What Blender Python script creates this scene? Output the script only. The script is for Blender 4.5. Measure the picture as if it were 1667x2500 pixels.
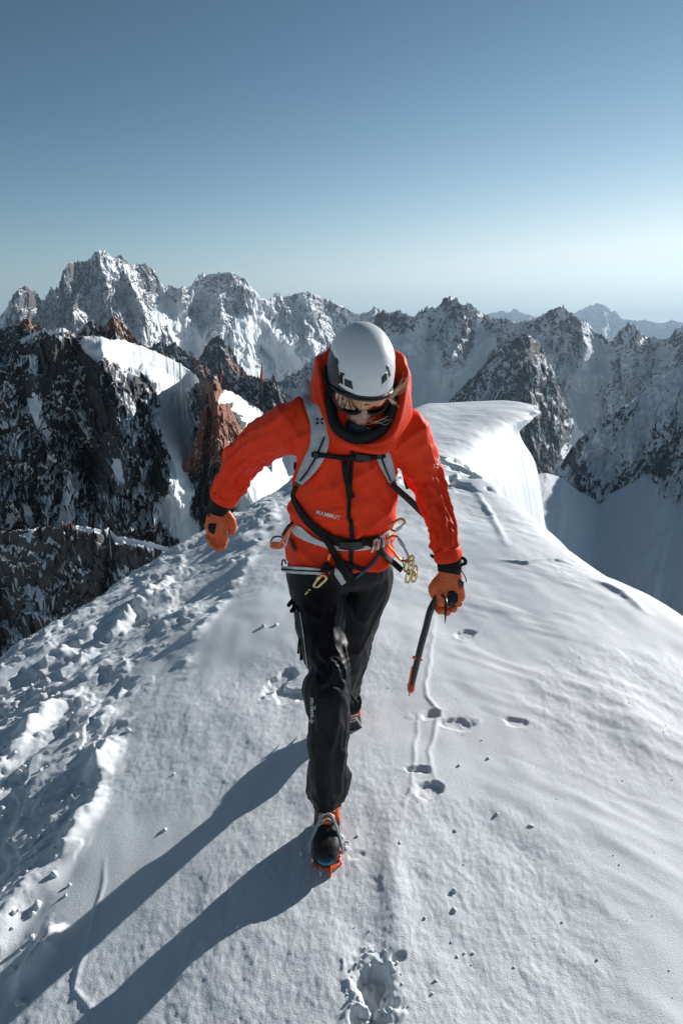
import bpy, bmesh, math, random
import numpy as np
from mathutils import Vector, Matrix
from mathutils.bvhtree import BVHTree
for _o in list(bpy.data.objects): bpy.data.objects.remove(_o)
SC = bpy.context.scene
COL = SC.collection
R = math.radians
SKIP = ''
# ------------------------------------------------------------------ camera
F, CX, CY = 1667.0, 833.5, 1250.0
HC, PITCH = 1.70, R(15.1)
cd = bpy.data.cameras.new('camera'); cam = bpy.data.objects.new('camera', cd); COL.objects.link(cam)
cd.sensor_fit = 'VERTICAL'; cd.sensor_height = 36; cd.sensor_width = 24; cd.lens = 24.0
cd.clip_start = 0.05; cd.clip_end = 200000
cam.location = (0, 0, HC); cam.rotation_euler = (R(90) - PITCH, 0, 0)
SC.camera = cam
# ------------------------------------------------------------------ sky, sun, exposure
SUN_AZ, SUN_EL = 46.0, 20.0            # azimuth measured from +Y (view direction) towards +X
w = bpy.data.worlds.new('World'); SC.world = w; w.use_nodes = True
nt = w.node_tree; nt.nodes.clear()
sky = nt.nodes.new('ShaderNodeTexSky'); sky.sky_type = 'NISHITA'; sky.sun_disc = False
sky.sun_elevation = R(SUN_EL); sky.sun_rotation = R(SUN_AZ)
sky.altitude = 3800; sky.air_density = 1.3; sky.dust_density = 0.0; sky.ozone_density = 3
hs = nt.nodes.new('ShaderNodeHueSaturation'); hs.inputs['Hue'].default_value = 0.472; hs.inputs['Value'].default_value = 0.165
bw = nt.nodes.new('ShaderNodeRGBToBW'); mr = nt.nodes.new('ShaderNodeMapRange'); mr.inputs[1].default_value = 5; mr.inputs[2].default_value = 30; mr.inputs[3].default_value = 0.78; mr.inputs[4].default_value = 0.12
bg = nt.nodes.new('ShaderNodeBackground'); bg.inputs[1].default_value = 0.10
wo = nt.nodes.new('ShaderNodeOutputWorld')
gm = nt.nodes.new('ShaderNodeGamma'); gm.inputs[1].default_value = 1.8
nt.links.new(sky.outputs[0], gm.inputs[0]); nt.links.new(gm.outputs[0], hs.inputs['Color']); nt.links.new(gm.outputs[0], bw.inputs[0]); nt.links.new(bw.outputs[0], mr.inputs[0]); nt.links.new(mr.outputs[0], hs.inputs['Saturation']); tm = nt.nodes.new('ShaderNodeMix'); tm.data_type = 'RGBA'; tm.blend_type = 'MULTIPLY'; tm.inputs[0].default_value = 1; tm.inputs[7].default_value = (0.92, 1.0, 0.97, 1)
nt.links.new(hs.outputs[0], tm.inputs[6]); nt.links.new(tm.outputs[2], bg.inputs[0]); nt.links.new(bg.outputs[0], wo.inputs[0])
sl = bpy.data.lights.new('sun', 'SUN'); sl.energy = 5.0; sl.angle = R(0.5); sl.color = (1.0, 0.975, 0.95)
so = bpy.data.objects.new('sun', sl); COL.objects.link(so)
SUNV = Vector((math.sin(R(SUN_AZ)) * math.cos(R(SUN_EL)), math.cos(R(SUN_AZ)) * math.cos(R(SUN_EL)), math.sin(R(SUN_EL))))
so.rotation_euler = SUNV.to_track_quat('Z', 'Y').to_euler(); so.location = SUNV * 60
vs = SC.view_settings; vs.view_transform = 'Standard'; vs.look = 'None'; vs.exposure = 0.26; vs.gamma = 1.0; vs.use_curve_mapping = False
SC.cycles.volume_bounces = 0; SC.cycles.max_bounces = 6; SC.cycles.diffuse_bounces = 3; SC.cycles.use_denoising = True

# ------------------------------------------------------------------ helpers: pixels (1568x2352 copy of the photo) to points
K = 1667.0 / 1568.0
cp, sp = math.cos(PITCH), math.sin(PITCH)
def ray(dx, dy):
    u = (dx * K - CX) / F; v = (CY - dy * K) / F
    return u, cp + v * sp, -sp + v * cp
def P(dx, dy, Y):
    rx, ry, rz = ray(dx, dy); t = Y / ry
    return Vector((rx * t, Y, HC + rz * t))
def pxm(Y, dy=1200):                   # metres per display pixel at distance Y
    _, ry, _ = ray(784, dy); return K / F * Y / ry
def proj(x, y, z):                     # world arrays -> display pixels
    zz = z - HC
    d = y * cp - zz * sp; v = (y * sp + zz * cp) / d; u = x / d
    return (u * F + CX) / K, (CY - v * F) / K
# ------------------------------------------------------------------ helpers: noise
_rs = np.random.RandomState(7)
_perm = np.concatenate([_rs.permutation(512)] * 2)
_g3 = _rs.normal(size=(512, 3)); _g3 /= np.linalg.norm(_g3, axis=1)[:, None]; _g3 *= 1.6
_ga = _rs.uniform(0, 2 * math.pi, 512); _gx = (1.5 * np.cos(_ga)).astype(np.float32); _gy = (1.5 * np.sin(_ga)).astype(np.float32)
_perm = _perm.astype(np.int32)
def pn(x, y, z=0.0, seed=0):           # gradient noise: a two-dimensional slice when z is a plain number
    x = np.asarray(x, np.float64) + seed * 17.13; y = np.asarray(y, np.float64) + seed * 5.71
    x, y = np.broadcast_arrays(x, y); off = int(seed * 31 + (z if np.isscalar(z) else 0) * 53) & 511
    fxl = np.floor(x); fyl = np.floor(y); xi = fxl.astype(np.int32) & 511; yi = fyl.astype(np.int32)
    xf = (x - fxl).astype(np.float32); yf = (y - fyl).astype(np.float32)
    fx = xf * xf * xf * (xf * (xf * 6 - 15) + 10); fy = yf * yf * yf * (yf * (yf * 6 - 15) + 10)
    r = []
    for a in (0, 1):
        pa = _perm[(xi + a + off) & 511] + yi; c = []
        for b in (0, 1):
            h = _perm[(pa + b) & 511]; c.append(_gx[h] * (xf - a) + _gy[h] * (yf - b))
        r.append(c[0] + fy * (c[1] - c[0]))
    return r[0] + fx * (r[1] - r[0])
def pn3(x, y, z, seed=0):
    return (pn(x + 0.31 * z, y, 0, seed) + pn(y, z, 1, seed + 1) + pn(z, x + 0.17 * y, 2, seed + 2)) * 0.7
def fbm(x, y, z=0.0, oct=4, seed=0, gain=0.5, lac=2.03):
    s = 0; a = 1; f = 1
    for i in range(oct): s = s + a * pn(x * f, y * f, z * f, seed + i); a *= gain; f *= lac
    return s
def ridged(x, y, z=0.0, oct=4, seed=0, gain=0.5, lac=2.1):
    s = 0; a = 1; f = 1; n = 0
    for i in range(oct):
        s = s + a * (1 - 2 * np.abs(pn(x * f, y * f, z * f, seed + i))); n += a; a *= gain; f *= lac
    return s / n
def sm(a, b, x):
    t = np.clip((x - a) / (b - a), 0, 1); return t * t * (3 - 2 * t)
def seg_dist(px, py, pts):             # distance of points to a polyline, and the parameter along it
    best = np.full(np.shape(px), 1e9); par = np.zeros(np.shape(px)); n = len(pts) - 1
    for i in range(n):
        ax, ay = pts[i]; bx, by = pts[i + 1]; vx, vy = bx - ax, by - ay; L = vx * vx + vy * vy + 1e-12
        t = np.clip(((px - ax) * vx + (py - ay) * vy) / L, 0, 1)
        d = np.hypot(px - ax - t * vx, py - ay - t * vy)
        m = d < best; best = np.where(m, d, best); par = np.where(m, (i + t) / n, par)
    return best, par
# ------------------------------------------------------------------ helpers: objects
def link(o, parent=None):
    COL.objects.link(o)
    if parent is not None: o.parent = parent
    return o
def tag(o, label=None, cat=None, group=None, kind=None):
    if label: o['label'] = label
    if cat: o['category'] = cat
    if group: o['group'] = group
    if kind: o['kind'] = kind
    return o
def mesh_np(name, V, Fq, mat=None, parent=None, smooth=True, attrs=None):
    V = np.ascontiguousarray(V, dtype=np.float32); Fq = np.ascontiguousarray(Fq, dtype=np.int32)
    me = bpy.data.meshes.new(name); k = Fq.shape[1]
    me.vertices.add(len(V)); me.vertices.foreach_set('co', V.ravel())
    me.loops.add(Fq.size); me.loops.foreach_set('vertex_index', Fq.ravel())
    me.polygons.add(len(Fq)); me.polygons.foreach_set('loop_start', np.arange(len(Fq), dtype=np.int32) * k)
    me.polygons.foreach_set('loop_total', np.full(len(Fq), k, np.int32))
    me.update(calc_edges=True)
    if smooth: me.polygons.foreach_set('use_smooth', np.ones(len(Fq), bool))
    for an, av in (attrs or {}).items():
        a = me.attributes.new(an, 'FLOAT', 'POINT'); a.data.foreach_set('value', np.ascontiguousarray(av, np.float32).ravel())
    if mat: me.materials.append(mat)
    o = bpy.data.objects.new(name, me); return link(o, parent)
def grid_faces(nr, nc, wrap=False):
    i = np.arange(nr - 1)[:, None]; j = np.arange(nc if wrap else nc - 1)[None, :]; j2 = (j + 1) % nc
    return np.stack([i * nc + j, i * nc + j2, (i + 1) * nc + j2, (i + 1) * nc + j], -1).reshape(-1, 4)
def grid_normals(X, Y, Z):
    Pm = np.stack([X, Y, Z], -1); a = np.gradient(Pm, axis=0); b = np.gradient(Pm, axis=1)
    n = np.cross(a, b); n /= np.linalg.norm(n, axis=-1, keepdims=True) + 1e-12
    return n * np.where(n[..., 2:3] < 0, -1, 1)
# ------------------------------------------------------------------ materials
def newmat(name):
    m = bpy.data.materials.new(name); m.use_nodes = True; n = m.node_tree; n.nodes.clear()
    out = n.nodes.new('ShaderNodeOutputMaterial'); b = n.nodes.new('ShaderNodeBsdfPrincipled'); n.links.new(b.outputs[0], out.inputs['Surface'])
    return m, n, b
def N(n, t, **k):
    x = n.nodes.new(t)
    for a, v in k.items():
        if a.startswith('i_'): x.inputs[a[2:].replace('_', ' ')].default_value = v
        else: setattr(x, a, v)
    return x
def coords(n, scale=(1, 1, 1)):
    tc = N(n, 'ShaderNodeTexCoord'); mp = N(n, 'ShaderNodeMapping'); mp.inputs['Scale'].default_value = scale
    n.links.new(tc.outputs['Object'], mp.inputs['Vector']); return mp.outputs[0]
def noise(n, vec, scale, detail=4, rough=0.55):
    x = N(n, 'ShaderNodeTexNoise'); x.inputs['Scale'].default_value = scale; x.inputs['Detail'].default_value = detail; x.inputs['Roughness'].default_value = rough
    n.links.new(vec, x.inputs['Vector']); return x.outputs['Fac']
def ramp(n, fac, stops, interp='LINEAR'):
    r = N(n, 'ShaderNodeValToRGB'); r.color_ramp.interpolation = interp; e = r.color_ramp.elements
    while len(e) < len(stops): e.new(0.5)
    for el, (p, c) in zip(e, stops): el.position = p; el.color = (*c, 1) if len(c) == 3 else c
    n.links.new(fac, r.inputs[0]); return r.outputs[0]
def math_(n, op, a, b=0.0, c=None, clamp=False):
    x = N(n, 'ShaderNodeMath', operation=op, use_clamp=clamp)
    for i, q in enumerate((a, b, c)):
        if q is None: continue
        if isinstance(q, (int, float)): x.inputs[i].default_value = q
        else: n.links.new(q, x.inputs[i])
    return x.outputs[0]
def bump(n, h, strength, dist, prev=None):
    x = N(n, 'ShaderNodeBump'); x.inputs['Strength'].default_value = strength; x.inputs['Distance'].default_value = dist
    n.links.new(h, x.inputs['Height'])
    if prev is not None: n.links.new(prev, x.inputs['Normal'])
    return x.outputs[0]
def mix(n, fac, a, b):
    x = N(n, 'ShaderNodeMix', data_type='RGBA')
    for s, q in ((x.inputs[0], fac), (x.inputs[6], a), (x.inputs[7], b)):
        if isinstance(q, (int, float)): s.default_value = q
        elif isinstance(q, tuple): s.default_value = (*q, 1)
        else: n.links.new(q, s)
    return x.outputs[2]
def mat_snow():
    m, n, b = newmat('packed_snow'); v = coords(n)
    c = ramp(n, noise(n, v, 1.3, 3), [(0.3, (0.78, 0.82, 0.845)), (0.7, (0.85, 0.875, 0.89))])
    n.links.new(c, b.inputs['Base Color']); b.inputs['Roughness'].default_value = 0.62; b.inputs['Specular IOR Level'].default_value = 0.35
    h1 = noise(n, v, 130, 5, 0.75); h2 = noise(n, v, 260, 3, 0.7)
    nb = bump(n, h1, 0.40, 0.004); nb = bump(n, h2, 0.7, 0.002, nb); n.links.new(nb, b.inputs['Normal'])
    return m
def mat_mountain(name, rock_a, rock_b, scale, red=None):
    # snow where the attribute "snow" (from the real slope) plus fine noise says so
    m, n, b = newmat(name); v = coords(n)
    at = N(n, 'ShaderNodeAttribute', attribute_name='snow'); ar = N(n, 'ShaderNodeAttribute', attribute_name='red')
    nf = noise(n, v, scale * 9, 6, 0.7); ng = noise(n, v, scale * 2.2, 5, 0.6)
    vs_ = coords(n, (1, 1, 0.28)); st = noise(n, vs_, scale * 14, 5, 0.7)
    rk = ramp(n, st, [(0.3, rock_a), (0.7, rock_b)])
    rr = ramp(n, st, [(0.3, (0.16, 0.060, 0.035)), (0.7, (0.42, 0.17, 0.10))])
    redf = math_(n, 'ADD', ar.outputs['Fac'], math_(n, 'MULTIPLY', math_(n, 'SUBTRACT', ng, 0.5), 0.8), clamp=True)
    redf = ramp(n, redf, [(0.35, (0, 0, 0)), (0.6, (1, 1, 1))])
    rk = mix(n, redf, rk, rr)
    s = math_(n, 'ADD', at.outputs['Fac'], math_(n, 'MULTIPLY', math_(n, 'SUBTRACT', nf, 0.5), 0.95))
    s = math_(n, 'ADD', s, math_(n, 'MULTIPLY', math_(n, 'SUBTRACT', st, 0.5), 0.75))
    s = ramp(n, s, [(0.45, (0, 0, 0)), (0.55, (1, 1, 1))])
    c = mix(n, s, rk, (0.84, 0.86, 0.88)); n.links.new(c, b.inputs['Base Color']); b.inputs['Roughness'].default_value = 0.8
    hb = math_(n, 'MULTIPLY', st, math_(n, 'SUBTRACT', 1.15, s))
    n.links.new(bump(n, hb, 0.9, 0.35 / scale / 9), b.inputs['Normal'])
    return m
SNOW = mat_snow()
# ------------------------------------------------------------------ the snow ridge: one height field, finer near the camera
def softplus(x, k): return np.where(x / k > 30, x, k * np.log1p(np.exp(np.clip(x / k, -40, 30))))
def top_z(x, y):                       # the ridge top without its edges
    z = -0.13 * softplus(0.05 - x, 0.25) - 0.20 * softplus(-0.75 - 0.10 * (y - 2.0) + 0.22 * np.maximum(y - 3, 0) - x, 0.25)
    far = sm(8.5, 14.5, y)
    return z + far * (0.15 * np.clip(x - 3.0, -3, 1.6) + 0.20)
_ts = np.geomspace(0.5, 40, 2400)
def hit_top(dx, dy):
    rx, ry, rz = ray(dx, dy); hit = np.nonzero(HC + rz * _ts < top_z(rx * _ts, ry * _ts))[0]; t = _ts[hit[0]] if len(hit) else 40.0
    return ry * t, rx * t
_l = [hit_top(*q) for q in [(0, 1490), (110, 1415), (230, 1340), (385, 1258), (560, 1152), (675, 1090)]]
XB = ([-2, 0, 2.2] + [q[0] for q in _l] + [12, 15, 18], [-4.2, -4.0, -3.4] + [q[1] for q in _l] + [0.4, 1.3, 2.2])
_r = [hit_top(*q) for q in [(1568, 1395), (1480, 1345), (1400, 1308), (1300, 1240), (1252, 1195), (1180, 1140), (1120, 1105), (1062, 1068)]]
XR = ([-2, 0, 2.5] + [q[0] for q in _r] + [9.4, 10.5, 12, 13.5, 15.0, 16.5, 18], [3.2, 2.9, 2.5] + [q[1] for q in _r] + [1.75, 2.15, 2.8, 3.4, 3.85, 4.0, 4.05])
def base_z(x, y):
    xb = np.interp(y, *XB); xr = np.interp(y, *XR)
    z = top_z(x, y) - 1.5 * softplus(xb - x, 0.14) - 0.9 * softplus(y - 17.2, 0.5)
    q = sm(8.6, 10.5, y); d = x - xr - 0.30 * q; s = 1.1 + 4.6 * q
    return z - s * softplus(d, 0.10 + 0.18 * q) - 0.10 * q * np.exp(-((x - xr + 1.0) / .8) ** 2)
def G(dx, dy):                         # pixel -> point on the base snow surface
    rx, ry, rz = ray(dx, dy); hit = np.nonzero(HC + rz * _ts < base_z(rx * _ts, ry * _ts))[0]
    t = _ts[hit[0]] if len(hit) else 40.0
    return rx * t, ry * t
def GP(l): return [G(*p) for p in l]
def snow_z(x, y):
    z = base_z(x, y)
    dist = np.hypot(x, y)
    # soft dunes and wind ripples
    z = z + 0.035 * fbm(x * 0.75, y * 0.55, 0, 2, 3) + 0.010 * fbm(x * 2.3 + 0.4 * y, y * 1.3, 0, 3, 9)
    rough = 0.12 + 0.95 * sm(-0.15, 0.35, pn(x * 0.9, y * 0.9, 0, 21) + 0.1)
    z = z + rough * (0.0022 * fbm(x * 13, y * 8, 0, 4, 31, 0.62) + 0.0009 * fbm(x * 55, y * 48, 0, 2, 41, 0.65))
    # wind-scoured plates along the crest
    sg = fbm((x * 0.7 - y * 0.7) * 1.1, (x * 0.7 + y * 0.7) * 3.6, 0, 3, 51, 0.6); z = z + 0.010 * np.maximum(sg, 0.05) * sm(0.2, 1.0, x) * sm(-.25, .35, pn(x * .8 + 3, y * .7, 0, 53))
    # broken wind crust on the left flank
    bx, by = zip(*LEFTLINE); xl = np.interp(y, by, bx)
    m = sm(0.02, 0.30, xl - x + 0.22 * fbm(x * 2.1, y * 1.4, 0, 3, 61))
    a = (x * 0.70 + y * 0.71); c = (x * -0.71 + y * 0.70)          # along / across the drift direction
    big = fbm(a * 0.6, c * 2.2, 0, 4, 71, 0.55)
    clump = fbm(a * 7.5, c * 12, 0, 4, 81, 0.6)
    lump = sm(0.12, 0.50, clump) * sm(-0.05, 0.45, fbm(x * 1.7, y * 1.7, 0, 2, 95))
    shelf = fbm(x * 1.9 + 0.5 * y, y * 1.1, 0, 4, 97, 0.6)
    z = z + m * (0.058 * big + 0.013 * lump + 0.009 * sm(0.0, 0.07, shelf) + 0.014 * sm(0.28, 0.33, shelf) + 0.004 * fbm(a * 18, c * 26, 0, 3, 91, 0.6) + 0.010)
    # raised edges that throw the long shadows
    for pts, h, wd in STEPS:
        d, t = seg_dist(x, y, pts); e = np.sin(np.clip(t, 0, 1) * math.pi) ** 0.5
        wob = np.clip(0.6 + 1.3 * fbm(x * 3, y * 3, 0, 4, 101, .6), 0, 2)
        z = z + h * e * wob * np.exp(-(d / wd) ** 2)
    # boot prints, axe scratches, drifted ridges beside the track
    for (px, py, ax, ay, ang, dep) in PRINTS:
        ca, sa = math.cos(ang), math.sin(ang); u = (x - px) * ca + (y - py) * sa; v = -(x - px) * sa + (y - py) * ca
        q = np.hypot(u / ax, v / ay) + 0.62 * fbm(x * 10, y * 10, 0, 4, 111)
        near = q < 3
        z = z - dep * sm(1.12, 0.75, q) + np.where(near, 0.18 * dep * np.exp(-((q - 1.35) / 0.28) ** 2) * (0.5 + fbm(x * 24, y * 24, 0, 2, 113)), 0)
        z = z + 0.22 * dep * sm(1.0, 0.4, q) * ridged(x * 18, y * 18, 0, 2, 117)
    for pts, h, wd in WISPS:
        d, t = seg_dist(x + 0.01 * pn(x * 9, y * 9, 0, 7), y, pts)
        z = z + h * np.exp(-(d / wd) ** 2) * np.sin(np.clip(t, 0.02, 0.98) * math.pi) ** 0.5
    # cornice wall blocks
    wall = sm(7.5, 9, y) * sm(0.05, 0.3, x - np.interp(y, *XR)) * sm(3.5, 1.0, x - np.interp(y, *XR))
    z = z + wall * (0.16 * fbm(x * 0.7, y * 0.7, 0, 2, 121) + 0.05 * sm(0, .12, fbm(x * 1.3, y * 1.0, 0, 3, 123)) + 0.015 * ridged(x * 4, y * 3, 0, 3, 127))
    fr = sm(6.8, 7.6, y) * sm(10.5, 9, y) * sm(1.2, 0.3, np.abs(x - np.interp(y, *XR) + 0.45))
    z = z + fr * 0.07 * sm(-0.1, 0.25, fbm(x * 3, y * 2.2, 0, 3, 131))
    return z
if 'snow' not in SKIP:
    LEFTLINE = sorted(GP([(40, 2352), (170, 2050), (225, 1860), (275, 1720), (400, 1540), (560, 1330), (670, 1190)]) + [(-0.75, 0.3), (0.4, 12)], key=lambda p: p[1])
    STEPS = [(GP([(590, 1262), (545, 1330), (500, 1400), (440, 1470), (420, 1560)]), 0.030, 0.05),
             (GP([(420, 1300), (330, 1390), (260, 1460), (130, 1560)]), 0.06, 0.06),
             (GP([(300, 1640), (230, 1760), (215, 1850), (120, 1990)]), 0.06, 0.045),
             (GP([(150, 2100), (100, 2200), (20, 2300)]), 0.05, 0.035),
             (GP([(240, 1440), (110, 1540), (0, 1640)]), 0.06, 0.07),
             (GP([(150, 1600), (60, 1700), (0, 1790)]), 0.06, 0.06)]
    pr = lambda dx, dy, ax, ay, ang, dep: (*G(dx, dy), ax, ay, R(ang), dep)
    PRINTS = [pr(862, 2268, 0.044, 0.082, 12, 0.048), pr(918, 2196, 0.028, 0.016, 30, 0.014), pr(985, 1645, 0.075, 0.035, 10, 0.014), pr(1045, 1662, 0.06, 0.05, 0, 0.011),
              pr(962, 1772, 0.05, 0.025, 0, 0.013), pr(985, 1820, 0.05, 0.035, 40, 0.014), pr(1185, 1660, 0.06, 0.028, -25, 0.008),
              pr(1070, 1450, 0.07, 0.045, 30, 0.013), pr(850, 2340, 0.05, 0.03, 0, 0.035), pr(640, 1560, 0.12, 0.05, 60, 0.02), pr(660, 1590, 0.06, 0.1, 40, 0.02), pr(822, 1965, 0.03, 0.018, 20, 0.005)]
    WISPS = [(GP([(1000, 1400), (985, 1520), (975, 1600), (1010, 1640), (985, 1730), (1000, 1810)]), 0.006, 0.010),
             (GP([(960, 1640), (955, 1700), (945, 1800), (925, 1880)]), 0.004, 0.009),
             (GP([(900, 1890), (895, 2000), (915, 2150), (925, 2240)]), 0.016, 0.05),
             (GP([(1150, 1292), (1210, 1302), (1270, 1290), (1310, 1300)]), 0.022, 0.02),
             (GP([(1370, 1345), (1430, 1370), (1480, 1410)]), 0.022, 0.03),
             (GP([(1090, 1130), (1130, 1180), (1160, 1260)]), 0.02, 0.03),
             (GP([(230, 2352), (170, 2270), (215, 2130), (245, 1980)]), 0.005, 0.008)]
    nr_, nc_ = 1250, 1000
    rad = np.geomspace(0.45, 46, nr_)[:, None]; az = np.linspace(R(-66), R(66), nc_)[None, :]
    X = rad * np.sin(az); Y = rad * np.cos(az); Z = snow_z(X, Y)
    # the far end of the ridge curls over into a cornice lip
    dep = top_z(X, Y) - Z; ex = np.interp(Y, *XR); am = 0.62 * sm(12.2, 15.2, Y) * sm(18.5, 16.5, Y) * sm(-1.2, -0.1, X - ex) * sm(3, 1.5, X - ex)
    am = am * (1 + 0.5 * fbm(Y * 1.3, X * 0.2, 0, 3, 141)); gx = am * np.exp(-((dep - 0.30) / 0.24) ** 2) - 0.35 * am * np.exp(-((dep - 1.0) / 0.4) ** 2)
    X = X + gx * 0.85; Y = Y - gx * 0.45
    o = mesh_np('snow_ridge', np.stack([X, Y, Z], -1).reshape(-1, 3), grid_faces(nr_, nc_)[:, ::-1], SNOW)
    tag(o, kind='structure')
    # loose crumbs of snow
    rng = random.Random(5); bm = bmesh.new(); CR = []
    def crumb(x, y, r, zo=0.35):
        CR.append((x, y, r, zo))
    def put_crumb(x, y, r, zo, z):
        mtx = Matrix.Translation((x, y, z + r * zo)) @ Matrix.Rotation(rng.random() * 6, 4, 'Z') @ Matrix.Diagonal((r * (0.8 + rng.random() * 0.8), r * (0.7 + rng.random() * 0.5), r * (0.6 + rng.random() * 0.6), 1))
        g = bmesh.ops.create_icosphere(bm, subdivisions=2, radius=1, matrix=mtx)
        for v in g['verts']: v.co += Vector([rng.uniform(-1, 1) for _ in range(3)]) * r * 0.30
    for dx, dy, r in [(1120, 1740, .011), (1053, 1760, .011), (1218, 1895, .012), (1140, 1868, .009), (1045, 1905, .009), (1042, 2042, .014), (1042, 2085, .013), (975, 2105, .008), (918, 1940, .009), (378, 1908, .012), (400, 1775, .010), (722, 1902, .012), (1370, 2200, .006), (1180, 2215, .005), (1290, 2110, .005), (1050, 2190, .007), (605, 1445, .02), (635, 1440, .018), (1105, 1700, .006), (930, 2195, .012), (1000, 2250, .008), (992, 2278, .007), (820, 1925, .008), (550, 2095, .006)]:
        crumb(*G(dx, dy), r * .62, .15)
    for i in range(60):
        dx = rng.uniform(800, 1560); dy = rng.uniform(1330, 2340); x, y = G(dx, dy); crumb(x, y, rng.choice([.0015, .002, .0025, .003]), .1)
    for i in range(170):
        dx = rng.uniform(5, 420); dy = rng.uniform(1560, 2330)
        if dx < 60 + (2352 - dy) * 0.36 + rng.uniform(-60, 25): x, y = G(dx, dy); crumb(x, y, rng.choice([.004, .005, .007, .009, .013]))
    for i in range(46):
        x, y = G(748, 1968); a = rng.random() * 6.28; crumb(x + math.cos(a) * rng.uniform(.03, .09), y + .02 + math.sin(a) * rng.uniform(.03, .10), rng.choice([.003, .004, .006, .008]))
    for i in range(60):
        a = rng.random() * 6.28; x, y = G(862, 2268); q = rng.uniform(0.8, 1.7); crumb(x + math.cos(a) * .048 * q, y + math.sin(a) * .085 * q, rng.choice([.002, .003, .005]), .15)
    ca_ = np.array(CR); cz_ = snow_z(ca_[:, 0], ca_[:, 1])
    for (x, y, r, zo), z in zip(CR, cz_): put_crumb(x, y, r, zo, float(z))
    me = bpy.data.meshes.new('snow_crumbs'); bm.to_mesh(me); bm.free(); me.materials.append(SNOW)
    for p in me.polygons: p.use_smooth = True
    tag(link(bpy.data.objects.new('snow_crumbs', me)), 'loose crumbs and broken crust lumps scattered over the snow ridge', 'snow', kind='stuff')
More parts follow.
